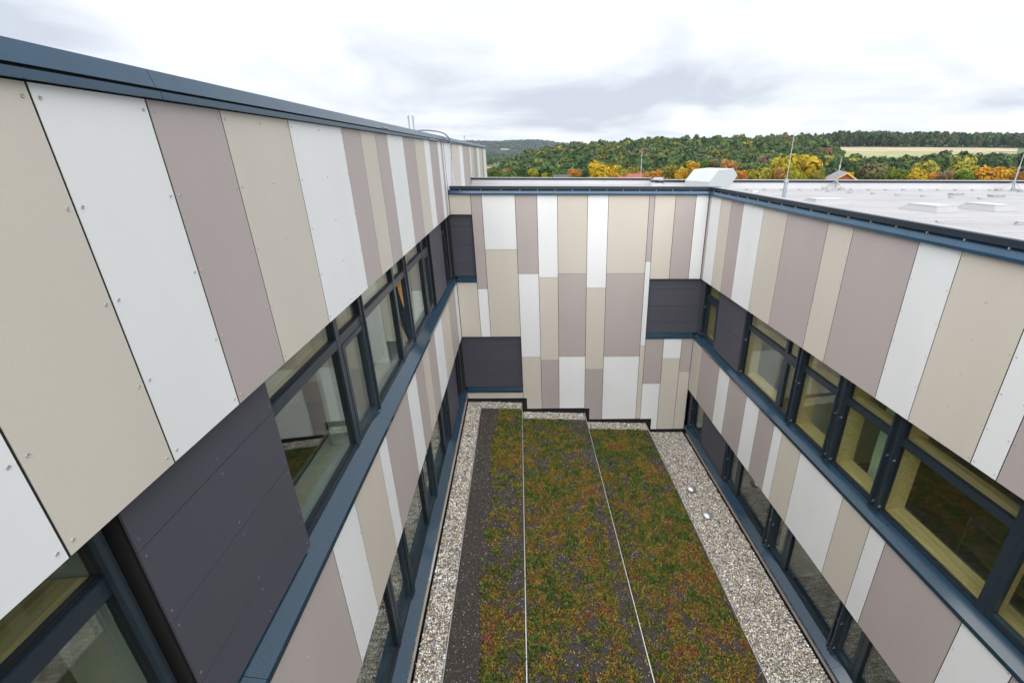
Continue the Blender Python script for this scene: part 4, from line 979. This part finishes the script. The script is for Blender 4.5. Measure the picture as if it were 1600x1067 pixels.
# ------------------------------------------------------------------ houses beyond
def house(name, x, y, ztop, wd2, ln, rz, eave, roofm, wallm, label, chimney=True, trim=None):
    zg = float(terrain(x, y)); t = tag(empty(name, (x, y, zg)), label, 'house'); t.rotation_euler.z = rz
    H = ztop - zg; e = H - eave
    m_ = MB(); m_.v = [(-ln, -wd2, -0.5), (ln, -wd2, -0.5), (ln, wd2, -0.5), (-ln, wd2, -0.5), (-ln, -wd2, e), (ln, -wd2, e), (ln, wd2, e), (-ln, wd2, e), (-ln, 0, H - 0.12), (ln, 0, H - 0.12)]
    m_.f = [(0, 1, 5, 4), (2, 3, 7, 6), (1, 2, 6, 9, 5), (3, 0, 4, 8, 7), (4, 5, 9, 8), (6, 7, 8, 9)]
    m_.build('wall', wallm, t, fix=True)
    rf = MB(); o_ = 0.5; sl_ = (eave) / wd2
    for s in (-1, 1):
        F_ = Frame(lambda u, v, w_, s=s: (u, s * v, H - sl_ * v + w_), s < 0)
        rf.box(F_, -ln - o_, ln + o_, 0.0, wd2 + o_, -0.02, 0.14)
    r_ = rf.build('roof', roofm, t)
    if chimney: MB().box(FW, ln * 0.3, ln * 0.3 + 0.6, 0.3, 0.9, H - 1.2, H + 0.5).build('chimney', mat('chimney_brick', (0.25, 0.13, 0.09), 0.9), r_)
    for sgn in (-1, 1):
        for k in range(3):
            xx = -ln + (k + 0.5) * 2 * ln / 3
            w_ = MB().box(FW, xx - 0.5, xx + 0.5, sgn * wd2 - 0.03, sgn * wd2 + 0.03, e - 1.9, e - 0.7).build('window', mat('house_glass', (0.05, 0.06, 0.07), 0.15), t)
    if trim:
        for s in (-1, 1):
            F_ = Frame(lambda u, v, w_, s=s: (u, s * v, H - sl_ * v + w_), s < 0)
            for ua, ub in ((-ln - o_ - 0.06, -ln - o_ - 0.002), (ln + o_ + 0.002, ln + o_ + 0.06)):
                MB().box(F_, ua, ub, 0.0, wd2 + o_, -0.22, 0.10).build('bargeboard', trim, t)
    return t
RED = mat('red_tiles', (0.26, 0.075, 0.05), 0.8, noise=(3, 0.25)); GREY = mat('grey_tiles', (0.20, 0.20, 0.21), 0.8, noise=(3, 0.2)); DRK = mat('dark_tiles', (0.05, 0.05, 0.06), 0.7, noise=(3, 0.2))
BRICK = mat('red_boarding', (0.36, 0.13, 0.06), 0.85, noise=(5, 0.25)); REND = mat('render_wall', (0.55, 0.52, 0.46), 0.9)
t_, s_ = pxdir(1317, 268.5); house('barn', t_ * 92, 92, s_ * 92, 3.6, 6.0, R(62), 2.4, GREY, BRICK, 'barn with grey roof and reddish boarded gable', False, WOODO)
t_, s_ = pxdir(992, 272.5); house('house', t_ * 112, 112, s_ * 112, 4.0, 4.2, R(14), 3.2, RED, REND, 'red tiled house roof behind the low orange tree')
t_, s_ = pxdir(962, 273.5); house('house', t_ * 104, 104, s_ * 104, 2.2, 1.4, R(80), 1.8, mat('bright_red_tiles', (0.42, 0.04, 0.03), 0.7), BRICK, 'bright red gable roof below the big yellow tree', False)
t_, s_ = pxdir(884, 273.8); house('house', t_ * 125, 125, s_ * 125, 4.0, 3.0, R(8), 3.0, DRK, REND, 'house with dark roof and chimney beside the small orange tree')

# ------------------------------------------------------------------ air
hz = MB().box(FW, -6200, 6200, -6200, 6200, -60, 95).build('haze', bpy.data.materials.new('air'))
hm_ = hz.data.materials[0]; hm_.use_nodes = True; t = hm_.node_tree; t.nodes.clear()
o = N(t, 'ShaderNodeOutputMaterial'); pv_ = N(t, 'ShaderNodeVolumePrincipled'); pv_.inputs['Density'].default_value = 0.00009; pv_.inputs['Color'].default_value = (0.72, 0.84, 1.0, 1); pv_.inputs['Anisotropy'].default_value = 0.2
t.links.new(pv_.outputs[0], o.inputs['Volume'])
tag(hz, 'thin bluish haze in the air over the valley', 'haze', kind='stuff')
